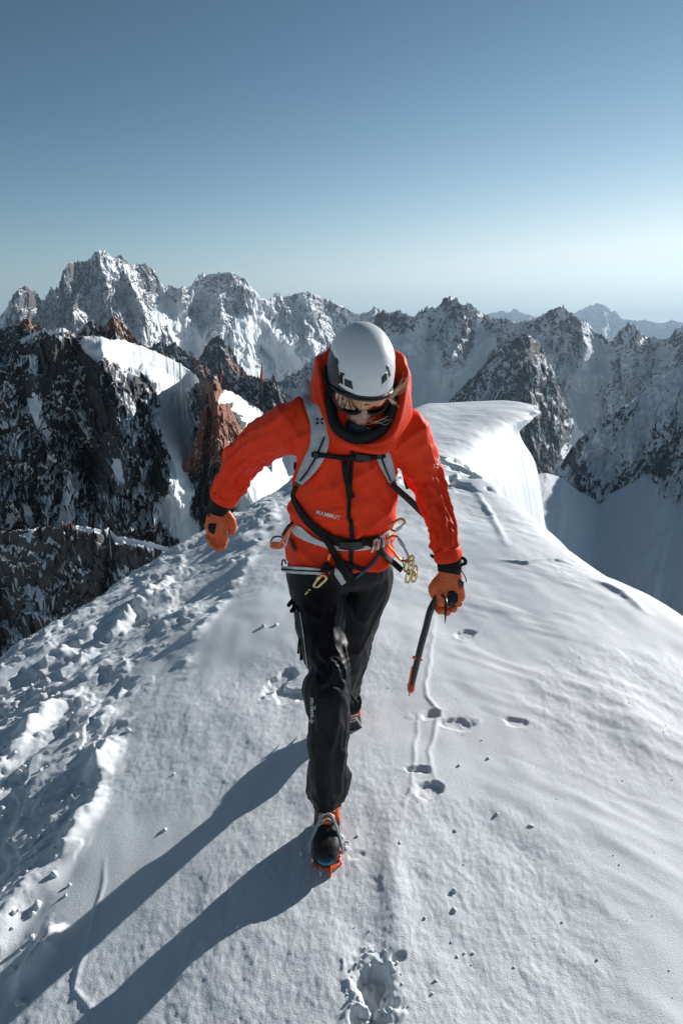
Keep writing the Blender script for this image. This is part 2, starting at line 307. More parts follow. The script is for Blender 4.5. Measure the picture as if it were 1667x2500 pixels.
# ------------------------------------------------------------------ mountains: crest lines with fluted faces falling towards us
def curtain(name, crest, D, H, RUN, mat, nc=700, nf=360, p=1.3, jag=(0, 1), bulge=0.10, lam=None, spurs=(), snow=(0.5, 0.5), smooth_snow=(), rocks=(), reds=(), seed=0, steps=0.0, floor=0.0, zlat=0.5, tilt=None):
    cr = [ray(a, b) for a, b in crest]; A = np.array([math.atan2(r[0], r[1]) for r in cr]); E = np.array([r[2] / math.hypot(r[0], r[1]) for r in cr])
    if callable(D): Dc = np.array([D(a) for a, b in crest])
    else: Dc = np.full(len(crest), float(D))
    az = np.linspace(A[0], A[-1], nc); el = np.interp(az, A, E); TL = np.interp(az, A, [tilt(a) if tilt else 0.0 for a, b in crest]); D0 = np.interp(az, A, Dc) + TL
    xs = np.linspace(0, 1, nc); el = el - (H * 0.8 / D0) * ((sm(.10, 0, xs) ** 1.5 if crest[0][0] < -150 else 0) + (sm(.90, 1, xs) ** 1.5 if crest[-1][0] > 1750 else 0))
    lam = lam or H * 0.35
    s = az * D0.mean()
    j = ridged(s / lam * 3.1, 0.3, 0, 4, seed + 5, 0.6) - 0.45
    j2 = np.maximum(0, ridged(s / lam * 7, 2.3, 0, 3, seed + 6, 0.6) - 0.55) * 2.2
    zc = HC + el * D0 + jag[0] * (j + j2 * jag[1])
    nb = 40
    wf = np.linspace(0, 1, nf); wb = np.linspace(1, 0, nb)[:-1]
    w_ = np.concatenate([wb, wf])[:, None]; side = np.concatenate([-np.ones(nb - 1), np.ones(nf)])[:, None]
    S = np.broadcast_to(s[None], (len(w_), nc)); drop = w_ * H
    pv = np.interp(az, A, [p(a) if callable(p) else p for a, b in crest])[None]
    run = RUN * w_ ** pv * side
    # undisplaced pixel position, used to lay the named spurs and gullies where they stand
    bx_, by_ = (D0[None] - run) * np.sin(az)[None], (D0[None] - run) * np.cos(az)[None]
    qx, qy = proj(bx_, by_, zc[None] - drop)
    wx = lam * 0.22 * fbm(S / lam, drop / lam, 0, 3, seed + 1)
    fl = ridged((S + wx) / lam, (drop + wx) / lam * 0.30, 0, 4, seed + 2, 0.55) - 0.5
    fine = fbm((S + wx) / lam * 4.3, drop / lam * 2.2, 0, 5, seed + 3, 0.6)
    env = 0.25 + 0.75 * sm(0, 0.25, w_)
    calm = np.zeros_like(S)
    for pts, wd, a in smooth_snow:
        if a > 0.6:
            d, t = seg_dist(qx, qy, pts); calm = np.maximum(calm, sm(wd * 1.1, wd * 0.6, d))
    calm = np.maximum(calm, floor * sm(0.25, 0.6, w_))
    disp = H * bulge * env * (fl * 1.6 * (1 - 0.75 * calm) + fine * 0.35 * (1 - 0.93 * calm))
    for pts, amp, wd in spurs:
        wpx = 0.35 * wd * fbm(qx / wd * 0.8, qy / wd * 0.8, 0, 3, seed + 8)
        d, t = seg_dist(qx + wpx, qy + wpx * 0.6, pts); f = np.clip(1 - d / wd, 0, 1)
        disp = disp + amp * f ** 0.9 * np.where(side > 0, 1, 0)
    if steps:
        ph = drop / steps + 1.5 * fbm(S / lam * 1.3, drop / lam, 0, 3, seed + 9); disp = disp + steps * 0.35 * (ph - np.floor(ph)) * (1 - calm)
    dist = D0[None] - TL[None] * sm(.03, .15, w_) * (side > 0) - run - disp * np.where(side > 0, 1, -0.6)
    az2 = az[None] + (zlat * lam * 0.10 * fbm(S / lam * 2, drop / lam * 2, 1.7, 3, seed + 4) * sm(0, 0.1, w_) * (1 - 0.9 * calm)) / D0.mean()
    kw = max(3, nc // 22) | 1; zs = np.convolve(np.pad(zc, kw // 2, 'edge'), np.ones(kw) / kw, 'valid'); zs = np.convolve(np.pad(zs, kw // 2, 'edge'), np.ones(kw) / kw, 'valid')
    zb = zs[None] + (zc - zs)[None] * np.exp(-w_ / 0.10)
    X = dist * np.sin(az2); Y = dist * np.cos(az2); Z = zb - drop + H * 0.012 * fbm(S / lam * 5, drop / lam * 5, 3.1, 4, seed + 7) * sm(0, 0.02, w_) * (1 - 0.9 * calm)
    n = grid_normals(X, Y, Z); nz = n[..., 2]
    thr, amp = snow
    sn = 0.5 + (nz - thr) * 3.2 + floor * 1.3 * sm(0.2, 0.6, w_) + amp * fbm(S / lam * 2.5, drop / lam * 1.2, 7.7, 4, seed + 10, 0.6)
    for pts, wd, a in smooth_snow:
        d, t = seg_dist(qx, qy, pts); d = d * (1 + 0.5 * fbm(qx / wd, qy / wd, 0, 3, seed + 11)); sn = sn + a * sm(wd, wd * 0.5, d)
    for pts, wd, a in rocks:
        d, t = seg_dist(qx, qy, pts); d = d * (1 + 0.5 * fbm(qx / wd, qy / wd, 0, 3, seed + 12)); sn = sn - a * sm(wd, wd * 0.5, d)
    rd = np.zeros_like(sn)
    for pts, wd in reds:
        d, t = seg_dist(qx, qy, pts); rd = np.maximum(rd, sm(wd, wd * 0.4, d))
    V = np.stack([X, Y, Z], -1).reshape(-1, 3)
    o = mesh_np(name, V, grid_faces(*X.shape), mat, attrs={'snow': np.clip(sn, -1.5, 2.5), 'red': rd})
    tag(o, kind='structure'); return o
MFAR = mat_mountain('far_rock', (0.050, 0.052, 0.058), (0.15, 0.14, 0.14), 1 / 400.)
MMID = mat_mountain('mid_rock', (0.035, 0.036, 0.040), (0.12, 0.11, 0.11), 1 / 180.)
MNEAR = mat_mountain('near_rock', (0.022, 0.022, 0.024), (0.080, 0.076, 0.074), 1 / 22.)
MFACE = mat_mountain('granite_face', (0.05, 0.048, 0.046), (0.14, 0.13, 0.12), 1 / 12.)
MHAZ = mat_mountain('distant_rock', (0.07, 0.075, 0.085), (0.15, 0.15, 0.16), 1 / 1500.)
if 'mtn' not in SKIP:
    # far high peaks on the horizon
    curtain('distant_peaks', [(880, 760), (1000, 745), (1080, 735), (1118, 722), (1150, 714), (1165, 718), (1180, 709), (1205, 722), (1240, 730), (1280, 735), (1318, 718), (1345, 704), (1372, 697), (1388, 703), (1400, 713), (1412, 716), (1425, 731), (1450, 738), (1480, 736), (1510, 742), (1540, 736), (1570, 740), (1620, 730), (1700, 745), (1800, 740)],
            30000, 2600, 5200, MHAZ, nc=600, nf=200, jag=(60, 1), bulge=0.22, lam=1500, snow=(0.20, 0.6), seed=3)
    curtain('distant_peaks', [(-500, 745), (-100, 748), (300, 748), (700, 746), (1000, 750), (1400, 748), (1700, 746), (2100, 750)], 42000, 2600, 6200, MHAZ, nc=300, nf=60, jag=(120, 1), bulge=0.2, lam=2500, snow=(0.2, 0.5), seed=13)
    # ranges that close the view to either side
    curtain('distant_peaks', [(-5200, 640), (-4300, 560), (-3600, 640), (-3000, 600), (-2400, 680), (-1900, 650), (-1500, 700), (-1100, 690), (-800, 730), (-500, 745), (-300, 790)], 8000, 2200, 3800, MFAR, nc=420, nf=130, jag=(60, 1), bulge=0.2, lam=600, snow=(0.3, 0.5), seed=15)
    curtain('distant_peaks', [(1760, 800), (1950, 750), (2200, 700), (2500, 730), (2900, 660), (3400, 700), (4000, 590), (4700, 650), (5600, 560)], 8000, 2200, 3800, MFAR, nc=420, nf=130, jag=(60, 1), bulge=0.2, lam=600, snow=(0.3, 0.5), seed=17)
    # great peaks at the left
    curtain('left_range', [(-420, 720), (-200, 740), (-60, 735), (0, 730), (14, 712), (34, 676), (48, 662), (62, 660), (78, 668), (96, 690), (104, 688), (117, 655), (124, 668), (136, 664), (146, 625), (160, 610), (178, 604), (204, 602), (222, 586), (236, 579), (250, 590), (262, 600), (272, 588), (282, 592), (300, 612), (318, 607), (336, 608), (352, 620), (366, 640), (378, 660), (394, 652), (404, 664), (420, 664), (438, 660), (450, 640), (462, 632), (480, 630), (500, 632), (528, 628), (548, 636), (566, 644), (580, 668), (600, 686), (616, 690), (634, 673), (650, 684), (668, 680), (690, 670), (716, 670), (738, 684), (758, 690), (790, 706), (822, 722), (848, 716), (862, 706), (880, 718), (930, 735), (980, 752), (1060, 790)],
            lambda dx: 5600 + max(0, dx) * 4.2, 1500, 1900, MFAR, nc=1100, nf=460, jag=(26, 1.2), bulge=0.19, floor=0.7, lam=330, p=1.25,
            spurs=[([(236, 585), (300, 680), (330, 760), (345, 800)], 260, 55), ([(455, 640), (425, 700), (400, 760)], 160, 45), ([(530, 632), (600, 740), (700, 830), (740, 880)], 230, 60),
                   ([(580, 670), (660, 760), (720, 830)], 160, 40), ([(160, 610), (150, 700), (140, 780)], 240, 55), ([(60, 660), (50, 740), (60, 800)], 200, 50), ([(690, 672), (740, 760), (780, 830)], 160, 35), ([(640, 690), (700, 760), (760, 860)], 120, 30),
                   ([(378, 665), (400, 760), (480, 840)], -140, 40)],
            snow=(0.29, 0.45), smooth_snow=[([(385, 720), (430, 780), (520, 830), (620, 900)], 38, 0.9), ([(560, 740), (640, 800), (720, 900)], 34, 0.9), ([(440, 650), (470, 720), (520, 790)], 34, 0.45), ([(590, 700), (680, 790), (740, 860)], 30, 0.5), ([(240, 590), (262, 640), (300, 700)], 20, 0.5)],
            rocks=[([(150, 620), (190, 680), (240, 720)], 48, 0.35), ([(55, 670), (60, 740)], 40, 0.5), ([(330, 615), (350, 650)], 26, 0.5), ([(548, 640), (575, 665)], 22, 0.4), ([(480, 780), (500, 830)], 22, 0.5)], seed=21)
    # shaded range across the middle and right
    curtain('right_range', [(520, 960), (600, 900), (690, 850), (750, 800), (800, 762), (840, 736), (880, 716), (915, 718), (950, 728), (975, 712), (1005, 704), (1020, 690), (1032, 680), (1044, 688), (1062, 702), (1080, 700), (1100, 716), (1122, 730), (1160, 735), (1190, 741), (1225, 736), (1250, 722), (1268, 712), (1286, 707), (1304, 716), (1330, 738), (1360, 755), (1385, 775), (1405, 782), (1425, 758), (1440, 746), (1456, 746), (1474, 768), (1492, 780), (1500, 772), (1512, 782), (1535, 776), (1550, 758), (1568, 745), (1600, 730), (1700, 760), (1900, 740), (2150, 760)],
            lambda dx: 5200 + (dx - 1000) * 1.0, 1500, 2300, MFAR, nc=1000, nf=460, jag=(24, 1.1), bulge=0.16, lam=300, p=1.6, floor=0.9,
            spurs=[([(1080, 705), (1040, 780), (1020, 850)], 200, 42), ([(1286, 710), (1250, 790), (1180, 860)], 240, 50), ([(1290, 710), (1340, 800), (1350, 860)], 180, 40), ([(1450, 750), (1440, 820), (1400, 900), (1410, 950)], 260, 45), ([(1555, 760), (1530, 840), (1500, 900)], 240, 45), ([(975, 715), (950, 790), (935, 830)], 140, 34), ([(1170, 740), (1130, 800)], 120, 30)],
            snow=(0.26, 0.42), smooth_snow=[([(930, 800), (1000, 870), (1080, 900), (960, 930)], 60, 1.0), ([(1110, 790), (1090, 850)], 30, 0.8), ([(1370, 820), (1340, 900), (1330, 1000)], 42, 1.0), ([(1000, 720), (975, 760)], 24, 0.7), ([(1200, 900), (1160, 960)], 20, 0.5)],
            rocks=[([(870, 720), (930, 760)], 30, 0.4), ([(1060, 710), (1070, 790)], 34, 0.3), ([(1280, 715), (1330, 780)], 34, 0.3)], seed=41)
    # peak in front of it, and the glacier basins below
    curtain('central_peak', [(880, 1030), (960, 985), (1010, 945), (1050, 900), (1090, 862), (1120, 830), (1150, 800), (1175, 782), (1190, 768), (1205, 762), (1222, 775), (1245, 800), (1265, 840), (1280, 880), (1300, 930), (1330, 990), (1400, 1060), (1500, 1100)],
            3400, 1100, 1500, MMID, nc=620, nf=380, jag=(11, 1.1), bulge=0.10, lam=150, p=1.2,
            spurs=[([(1205, 768), (1180, 850), (1120, 950)], 150, 40), ([(1210, 770), (1230, 860), (1225, 950)], 120, 35), ([(1265, 850), (1285, 940), (1280, 1040)], 100, 30)], snow=(0.50, 0.5), smooth_snow=[([(1330, 980), (1300, 1060)], 30, 0.9)], seed=51)
    # dark teeth and red needles in the middle distance at the left
    curtain('dark_teeth', [(280, 830), (340, 800), (372, 782), (385, 795), (400, 785), (415, 800), (435, 815), (455, 830), (470, 800), (485, 780), (500, 772), (512, 782), (530, 800), (548, 835), (570, 862), (600, 870), (640, 905), (680, 945)],
            2600, 520, 640, MMID, nc=420, nf=220, jag=(12, 1.2), bulge=0.12, lam=75, p=1.2, snow=(0.60, 0.4), reds=[([(520, 830), (600, 870)], 14)], seed=71)
    curtain('red_needles', [(420, 900), (438, 850), (446, 828), (455, 822), (466, 832), (478, 848), (494, 862), (502, 858), (507, 832), (512, 860), (530, 868), (556, 866), (580, 872), (596, 872), (601, 830), (607, 868), (620, 872), (628, 858), (636, 880), (650, 905), (668, 930), (700, 960), (740, 990), (790, 1020)],
            1300, 330, 380, MMID, nc=520, nf=300, jag=(2.6, 1.3), bulge=0.12, lam=40, p=1.2, snow=(0.53, 0.5), reds=[([(445, 825), (470, 855)], 14), ([(500, 850), (508, 870)], 12), ([(601, 840), (603, 870), (635, 870)], 10)], seed=81)
    curtain('red_outcrop', [(-60, 790), (-10, 762), (20, 750), (45, 742), (56, 733), (66, 730), (74, 745), (96, 746), (112, 758), (130, 775), (160, 775), (185, 765), (198, 742), (212, 734), (226, 748), (240, 752), (254, 732), (266, 722), (276, 735), (290, 752), (306, 772), (330, 790), (380, 830), (420, 860)],
            700, 160, 170, MMID, nc=460, nf=200, jag=(1.6, 1.2), bulge=0.12, lam=18, p=1.2, snow=(0.56, 0.5), reds=[([(56, 735), (70, 745), (110, 755)], 20), ([(245, 745), (268, 735), (300, 770)], 26), ([(190, 750), (215, 765)], 10)], seed=91)
    # the dark north wall with its snow dome
    curtain('dark_wall', [(-420, 900), (-200, 860), (-60, 850), (-10, 842), (12, 848), (26, 822), (36, 790), (48, 776), (70, 765), (100, 757), (124, 754), (150, 757), (185, 768), (215, 772), (250, 776), (290, 782), (330, 796), (370, 812), (410, 832), (436, 850), (446, 862), (462, 855), (478, 872), (490, 866), (497, 868), (508, 890), (530, 898), (560, 918), (590, 936), (620, 960), (660, 985), (700, 1005), (800, 1060), (1000, 1130)],
            lambda dx: 420 - max(0, dx - 100) * 0.06 - max(0, dx - 400) * 0.14, 330, 200, MNEAR, nc=1150, nf=620, jag=(1.2, 0.8), bulge=0.050, lam=26, p=lambda dx: 1.35 - 0.45 * max(0, min(1, (dx - 185) / 40.)) * max(0, min(1, (470 - dx) / 40.)), tilt=lambda dx: 0 if dx < 185 else ((dx - 185) * .34 if dx < 445 else (max(0, 88 - (dx - 445) * 3) if dx < 475 else min(120, (dx - 500) * .8) if dx > 500 else 0)),
            spurs=[([(120, 770), (110, 900), (60, 1050)], 16, 60), ([(240, 800), (270, 920), (300, 1050), (290, 1150)], 22, 60), ([(350, 880), (385, 980), (400, 1060)], 20, 45), ([(400, 900), (420, 1000), (470, 1090), (540, 1190)], -10, 60),
                   ([(497, 872), (505, 960), (470, 1050)], 20, 40), ([(190, 900), (170, 1000), (200, 1100)], -14, 36)],
            snow=(0.42, 0.62), steps=9.0,
            smooth_snow=[([(215, 790), (300, 812), (370, 845)], 34, 2.6), ([(330, 815), (400, 850), (435, 872)], 30, 2.6), ([(400, 860), (400, 950), (420, 1030)], 38, 2.2), ([(520, 905), (580, 955), (640, 1010)], 26, 2.4), ([(420, 1100), (520, 1160), (620, 1110), (680, 1080)], 74, 2.6), ([(560, 1200), (620, 1060)], 70, 2.6), ([(170, 1100), (150, 1190)], 24, 0.9), ([(60, 870), (90, 960), (120, 1000)], 16, 0.8), ([(250, 1000), (270, 1060)], 20, 0.8), ([(20, 1200), (60, 1180)], 22, 0.8)],
            rocks=[([(230, 840), (240, 1000), (215, 1100)], 44, 1.0), ([(330, 880), (360, 980), (370, 1050)], 36, 0.9), ([(120, 790), (105, 860)], 34, 0.8), ([(500, 880), (500, 1050), (450, 1060)], 34, 1.6)],
            reds=[([(497, 880), (510, 960), (520, 1020)], 34), ([(450, 1020), (470, 1000), (500, 1050)], 26)], seed=101)
    curtain('red_spire', [(418, 1075), (428, 1062), (438, 1045), (446, 1010), (458, 975), (470, 925), (480, 895), (487, 872), (493, 862), (498, 860), (503, 876), (512, 896), (524, 925), (538, 952), (556, 985), (575, 1012), (600, 1040), (625, 1062)],
            lambda dx: 381 + (dx - 497) * 0.24, 78, 33, MNEAR, nc=420, nf=320, jag=(.9, 1.6), bulge=0.075, lam=11, p=1.1, snow=(0.60, 0.5), spurs=[([(497, 868), (505, 930), (500, 1020)], 8, 22), ([(520, 925), (545, 1000)], 6, 16), ([(470, 940), (455, 1040)], 6, 14)],
            reds=[([(495, 868), (500, 940), (520, 1020)], 70), ([(450, 1000), (440, 1060)], 40)], seed=105)
    # blocky granite step in front of the wall
    curtain('granite_step', [(-420, 1240), (-100, 1225), (60, 1215), (120, 1208), (138, 1205), (142, 1192), (150, 1200), (160, 1192), (168, 1206), (200, 1210), (240, 1218), (256, 1228), (300, 1236), (330, 1240), (365, 1252), (392, 1258), (440, 1290), (520, 1340), (700, 1400)],
            lambda dx: 150, 130, 62, MFACE, nc=620, nf=330, jag=(0.5, 0.6), bulge=0.05, lam=13, p=1.2, spurs=[([(250, 1225), (255, 1300), (235, 1400)], -5, 16)],
            snow=(0.50, 0.5), steps=5, smooth_snow=[([(170, 1208), (250, 1222)], 5, 1.5), ([(260, 1232), (330, 1245), (385, 1262)], 9, 2.2), ([(250, 1260), (240, 1400)], 14, 0.7)], rocks=[([(170, 1240), (230, 1300), (200, 1350)], 40, 0.9), ([(280, 1270), (360, 1290)], 30, 0.9)], reds=[([(142, 1195), (165, 1200)], 9)], seed=111)
    # right foreground mountainside and its snow basin
    curtain('right_slope', [(1180, 1180), (1240, 1120), (1262, 1090), (1290, 1062), (1310, 1030), (1340, 995), (1385, 962), (1420, 935), (1460, 912), (1490, 890), (1525, 868), (1568, 838), (1650, 800), (1800, 780), (2100, 760)],
            lambda dx: 1500 + (dx - 1400) * 0.5, 520, 900, MMID, nc=560, nf=420, jag=(3.5, 1.1), bulge=0.07, lam=65, p=1.0, snow=(0.27, 0.5), spurs=[([(1430, 930), (1340, 1040), (1370, 1130)], 60, 36), ([(1530, 980), (1500, 1060)], 50, 30)],
            smooth_snow=[([(1520, 900), (1470, 980), (1400, 1040)], 50, 0.6)], rocks=[([(1310, 1050), (1380, 1130), (1450, 1100), (1568, 1060)], 24, 0.9), ([(1290, 1070), (1350, 990), (1430, 930)], 16, 1.2), ([(1540, 960), (1520, 1050)], 40, 0.9)], seed=121)
    curtain('snow_basin', [(1000, 1090), (1150, 1092), (1255, 1088), (1290, 1098), (1330, 1130), (1370, 1148), (1420, 1125), (1480, 1090), (1530, 1070), (1568, 1075), (1650, 1050), (1900, 1060), (2150, 1060)],
            lambda dx: 1200 + (dx - 1300) * 0.6, 260, 960, MMID, nc=420, nf=360, jag=(1.5, 0.4), bulge=0.035, lam=160, p=1.0, snow=(-0.1, 0.22), rocks=[([(1300, 1180), (1340, 1160)], 30, 0.5)], seed=131)
# wide snowy valley floor out to the horizon
a_ = np.linspace(0, 2 * math.pi, 97)[:-1][None]; r_ = np.array([1.0, 300, 2000, 9000, 30000, 70000])[:, None]
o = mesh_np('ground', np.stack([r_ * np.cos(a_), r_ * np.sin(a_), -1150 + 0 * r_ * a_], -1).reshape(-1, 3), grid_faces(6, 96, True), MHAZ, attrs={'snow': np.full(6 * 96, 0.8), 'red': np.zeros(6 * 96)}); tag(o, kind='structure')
# ================================================================== the climber
def simple(name, col, rough=0.6, metal=0.0, sheen=0.0, fab=None, coat=0.0, spec=0.5, var=0.0):
    m, n, b = newmat(name); b.inputs['Roughness'].default_value = rough; b.inputs['Metallic'].default_value = metal
    b.inputs['Specular IOR Level'].default_value = spec; b.inputs['Coat Weight'].default_value = coat; b.inputs['Sheen Weight'].default_value = sheen
    b.inputs['Base Color'].default_value = (*col, 1); v = coords(n)
    if var:
        c2 = tuple(min(1, c * (1 + var)) for c in col); c1 = tuple(c * (1 - var) for c in col)
        n.links.new(ramp(n, noise(n, v, 38, 5, 0.65), [(0.35, c1), (0.65, c2)]), b.inputs['Base Color'])
    if fab: n.links.new(bump(n, noise(n, v, fab, 4, 0.6), 0.35, 0.0012), b.inputs['Normal'])
    return m
M = dict(red=simple('red_shell_fabric', (0.95, 0.055, 0.013), 0.6, fab=260, spec=0.16, var=0.04), black=simple('black_shell_fabric', (0.006, 0.006, 0.006), 0.5, fab=200, spec=0.3, var=0.2),
         web=simple('black_webbing', (0.007, 0.007, 0.008), 0.65, fab=700, spec=0.25), grey=simple('pale_grey_strap', (0.50, 0.51, 0.51), 0.7, fab=500, var=0.12), white=simple('off_white_webbing', (0.66, 0.66, 0.64), 0.65, fab=600, var=0.08),
         helmet=simple('white_helmet_plastic', (0.82, 0.82, 0.80), 0.34, coat=0.15, fab=14, var=0.03), foam=simple('black_helmet_plastic', (0.016, 0.017, 0.018), 0.36), lens=simple('gold_mirror_lens', (0.46, 0.235, 0.12), 0.05, 1.0, coat=1.0),
         skin=simple('skin', (0.62, 0.34, 0.25), 0.5, fab=120, var=0.08), hair=simple('blond_hair', (0.74, 0.55, 0.40), 0.45), glove=simple('tan_leather_glove', (0.76, 0.135, 0.030), 0.55, fab=160, var=0.12),
         boot=simple('dark_boot_leather', (0.030, 0.024, 0.022), 0.45, fab=150, var=0.3), orange=simple('orange_rubber', (0.85, 0.13, 0.03), 0.45, var=0.06), steel=simple('grey_bail_plastic', (0.50, 0.51, 0.52), 0.4), metal=simple('steel', (0.55, 0.55, 0.56), 0.28, 1.0),
         blue=simple('blue_bar', (0.03, 0.22, 0.40), 0.35), navy=simple('navy_fabric', (0.02, 0.05, 0.09), 0.6), gold=simple('gold_anodised_metal', (0.80, 0.62, 0.26), 0.26, 1.0), copper=simple('orange_anodised_metal', (0.86, 0.24, 0.07), 0.28, 0.9), darkm=simple('dark_metal', (0.03, 0.03, 0.032), 0.35, 0.6),
         print_=simple('pale_print', (0.78, 0.78, 0.76), 0.6), brown=simple('brown_boot_fabric', (0.20, 0.10, 0.075), 0.6, fab=300, var=0.2))
CAMP = Vector((0, 0, HC))
def pw(Y, dx, dy, wpx):                # a pixel width in metres at that distance
    return wpx * K / F * Y / ray(dx, dy)[1]
def crom(a, n):                        # Catmull-Rom through rows of numbers
    a = np.asarray(a, float); m = len(a)
    if m < 3: return np.stack([np.interp(np.linspace(0, m - 1, n), np.arange(m), a[:, i]) for i in range(a.shape[1])], 1)
    e = np.vstack([2 * a[0] - a[1], a, 2 * a[-1] - a[-2]]); t = np.linspace(0, m - 1 - 1e-9, n); i = t.astype(int); f = (t - i)[:, None]
    p0, p1, p2, p3 = e[i], e[i + 1], e[i + 2], e[i + 3]
    return 0.5 * (2 * p1 + (p2 - p0) * f + (2 * p0 - 5 * p1 + 4 * p2 - p3) * f * f + (3 * p1 - p0 - 3 * p2 + p3) * f ** 3)
def nrm(a): return a / (np.linalg.norm(a, axis=-1, keepdims=True) + 1e-12)
def loft(C, S_, N_, seg=36, power=2.0, caps=True):   # rings: centres, side vectors, normal vectors (scaled)
    n = len(C); th = np.linspace(0, 2 * math.pi, seg + 1)[:-1]; c, s = np.cos(th), np.sin(th); e = 2.0 / power
    c = np.sign(c) * np.abs(c) ** e; s = np.sign(s) * np.abs(s) ** e
    V = C[:, None] + S_[:, None] * c[None, :, None] + N_[:, None] * s[None, :, None]; V = V.reshape(-1, 3)
    Fc = [tuple(q) for q in grid_faces(n, seg, True)]
    if caps:
        V = np.vstack([V, C[:1], C[-1:]]); a, b = len(V) - 2, len(V) - 1
        for j in range(seg): k = (j + 1) % seg; Fc.append((a, k, j)); Fc.append((b, (n - 1) * seg + j, (n - 1) * seg + k))
    return V, Fc
def limb(secs, n=60, seg=36, power=2.0, scale=1.0, ref=None):
    rows = []
    for q in secs:
        dx, dy, Y, wp, dep = q[:5]; c = P(dx, dy, Y); rows.append((c.x, c.y, c.z, pw(Y, dx, dy, wp) / 2 * scale, dep / 2 * scale))
    r = crom(rows, n); C = r[:, :3]; T = nrm(np.gradient(C, axis=0)); v = nrm(C - np.array(CAMP)) if ref is None else np.broadcast_to(np.array(ref, float), C.shape)
    S_ = nrm(np.cross(T, v)); N_ = nrm(np.cross(S_, T))
    return loft(C, S_ * r[:, 3:4], N_ * r[:, 4:5], seg, power), (C, S_, N_, r[:, 3:])
def chain(pts, rad, n=None, seg=14, flat=1.0, ref=(0, 1, 0.01)):     # tapered round chain through world points
    a = np.hstack([np.array(pts, float), np.array(rad, float)[:, None]]); n = n or max(6, 5 * len(pts)); r = crom(a, n); C = r[:, :3]
    T = nrm(np.gradient(C, axis=0)); S_ = nrm(np.cross(T, np.broadcast_to(np.array(ref, float), T.shape))); N_ = np.cross(S_, T); k = r[:, 3:4]
    e0 = C[0] - T[0] * k[0] * 0.6; e1 = C[-1] + T[-1] * k[-1] * 0.6
    C = np.vstack([e0, C, e1]); S_ = np.vstack([S_[:1] * k[0] * .6, S_ * k, S_[-1:] * k[-1] * .6]); N_ = np.vstack([N_[:1] * k[0] * .6, N_ * k, N_[-1:] * k[-1] * .6])
    return loft(C, S_, N_ * flat, seg)
def ell(c, r, mtx=None, seg=20):
    th = np.linspace(0.02, math.pi - 0.02, seg); C = np.zeros((seg, 3)); C[:, 2] = np.cos(th) * r[2]; k = np.sin(th)[:, None]
    V, Fc = loft(C, k * np.array([[r[0], 0, 0]]), k * np.array([[0, r[1], 0]]), seg); V = V + np.array(c, float)
    if mtx is not None: V = np.array([tuple(mtx @ Vector(v)) for v in V])
    return V, Fc
def join(parts):
    V, Fc, o = [], [], 0
    for v, f in parts: V.append(np.asarray(v, float)); Fc += [tuple(int(i) + o for i in q) for q in f]; o += len(v)
    return np.vstack(V), Fc
def pymesh(name, part, mat=None, parent=None, smooth=True, solid=0.0):
    V, Fc = part; me = bpy.data.meshes.new(name); me.from_pydata([tuple(v) for v in V], [], [tuple(int(i) for i in q) for q in Fc]); me.update()
    if smooth: me.polygons.foreach_set('use_smooth', np.ones(len(me.polygons), bool))
    if mat: me.materials.append(mat)
    o = link(bpy.data.objects.new(name, me), parent)
    if solid: md = o.modifiers.new('thickness', 'SOLIDIFY'); md.thickness = solid; md.offset = 0
    return o
def fuse(parts, voxel, it=4, fac=0.6):
    o = pymesh('tmp', join(parts)); md = o.modifiers.new('r', 'REMESH'); md.mode = 'VOXEL'; md.voxel_size = voxel
    if it: ms = o.modifiers.new('s', 'SMOOTH'); ms.factor = fac; ms.iterations = it
    dg = bpy.context.evaluated_depsgraph_get(); e = o.evaluated_get(dg); me = e.to_mesh()
    V = np.empty(len(me.vertices) * 3, np.float32); me.vertices.foreach_get('co', V); V = V.reshape(-1, 3).astype(float)
    q = np.empty(len(me.loops), np.int32); me.loops.foreach_get('vertex_index', q); tot = np.empty(len(me.polygons), np.int32); me.polygons.foreach_get('loop_total', tot)
    if (tot == 4).all(): Fc = q.reshape(-1, 4)
    else: Fc = [tuple(p.vertices) for p in me.polygons]
    e.to_mesh_clear(); d = o.data; bpy.data.objects.remove(o); bpy.data.meshes.remove(d)
    return V, Fc
def vnormals(V, Fq):
    Fq = np.asarray(Fq); a = V[Fq[:, 2]] - V[Fq[:, 0]]; b = V[Fq[:, 3]] - V[Fq[:, 1]]; fn = np.cross(a, b); n = np.zeros_like(V)
    for k in range(4): np.add.at(n, Fq[:, k], fn)
    return nrm(n)
def along(V, path):                    # nearest ring of a limb: arclength, angle, distance over radius
    C, S_, N_, rad = path; L = np.concatenate([[0], np.cumsum(np.linalg.norm(np.diff(C, axis=0), axis=1))])
    idx = np.empty(len(V), int)
    for i in range(0, len(V), 20000): idx[i:i + 20000] = np.argmin(((V[i:i + 20000, None] - C[None]) ** 2).sum(-1), 1)
    d = V - C[idx]; a = (d * S_[idx]).sum(1); b = (d * N_[idx]).sum(1); t = np.cross(S_, N_)[idx]; 
    return L[idx] + np.clip((d * -t).sum(1), -0.01, 0.01), np.arctan2(b, a), np.linalg.norm(d, axis=1) / rad[idx].mean(1), L[-1]
def relax(V, Fq, it=2, f=.5):
    Fq = np.asarray(Fq); e = np.vstack([Fq[:, [k, (k + 1) % 4]] for k in range(4)]); cnt = np.bincount(e.ravel(), minlength=len(V))[:, None]
    for _ in range(it):
        a = np.zeros_like(V)
        for k in range(3): a[:, k] = np.bincount(e[:, 0], V[e[:, 1], k], len(V)) + np.bincount(e[:, 1], V[e[:, 0], k], len(V))
        V = V + f * (a / cnt - V)
    return V
def soft(n, e=.05): return 1 - 2 * np.sqrt(n * n + e * e)
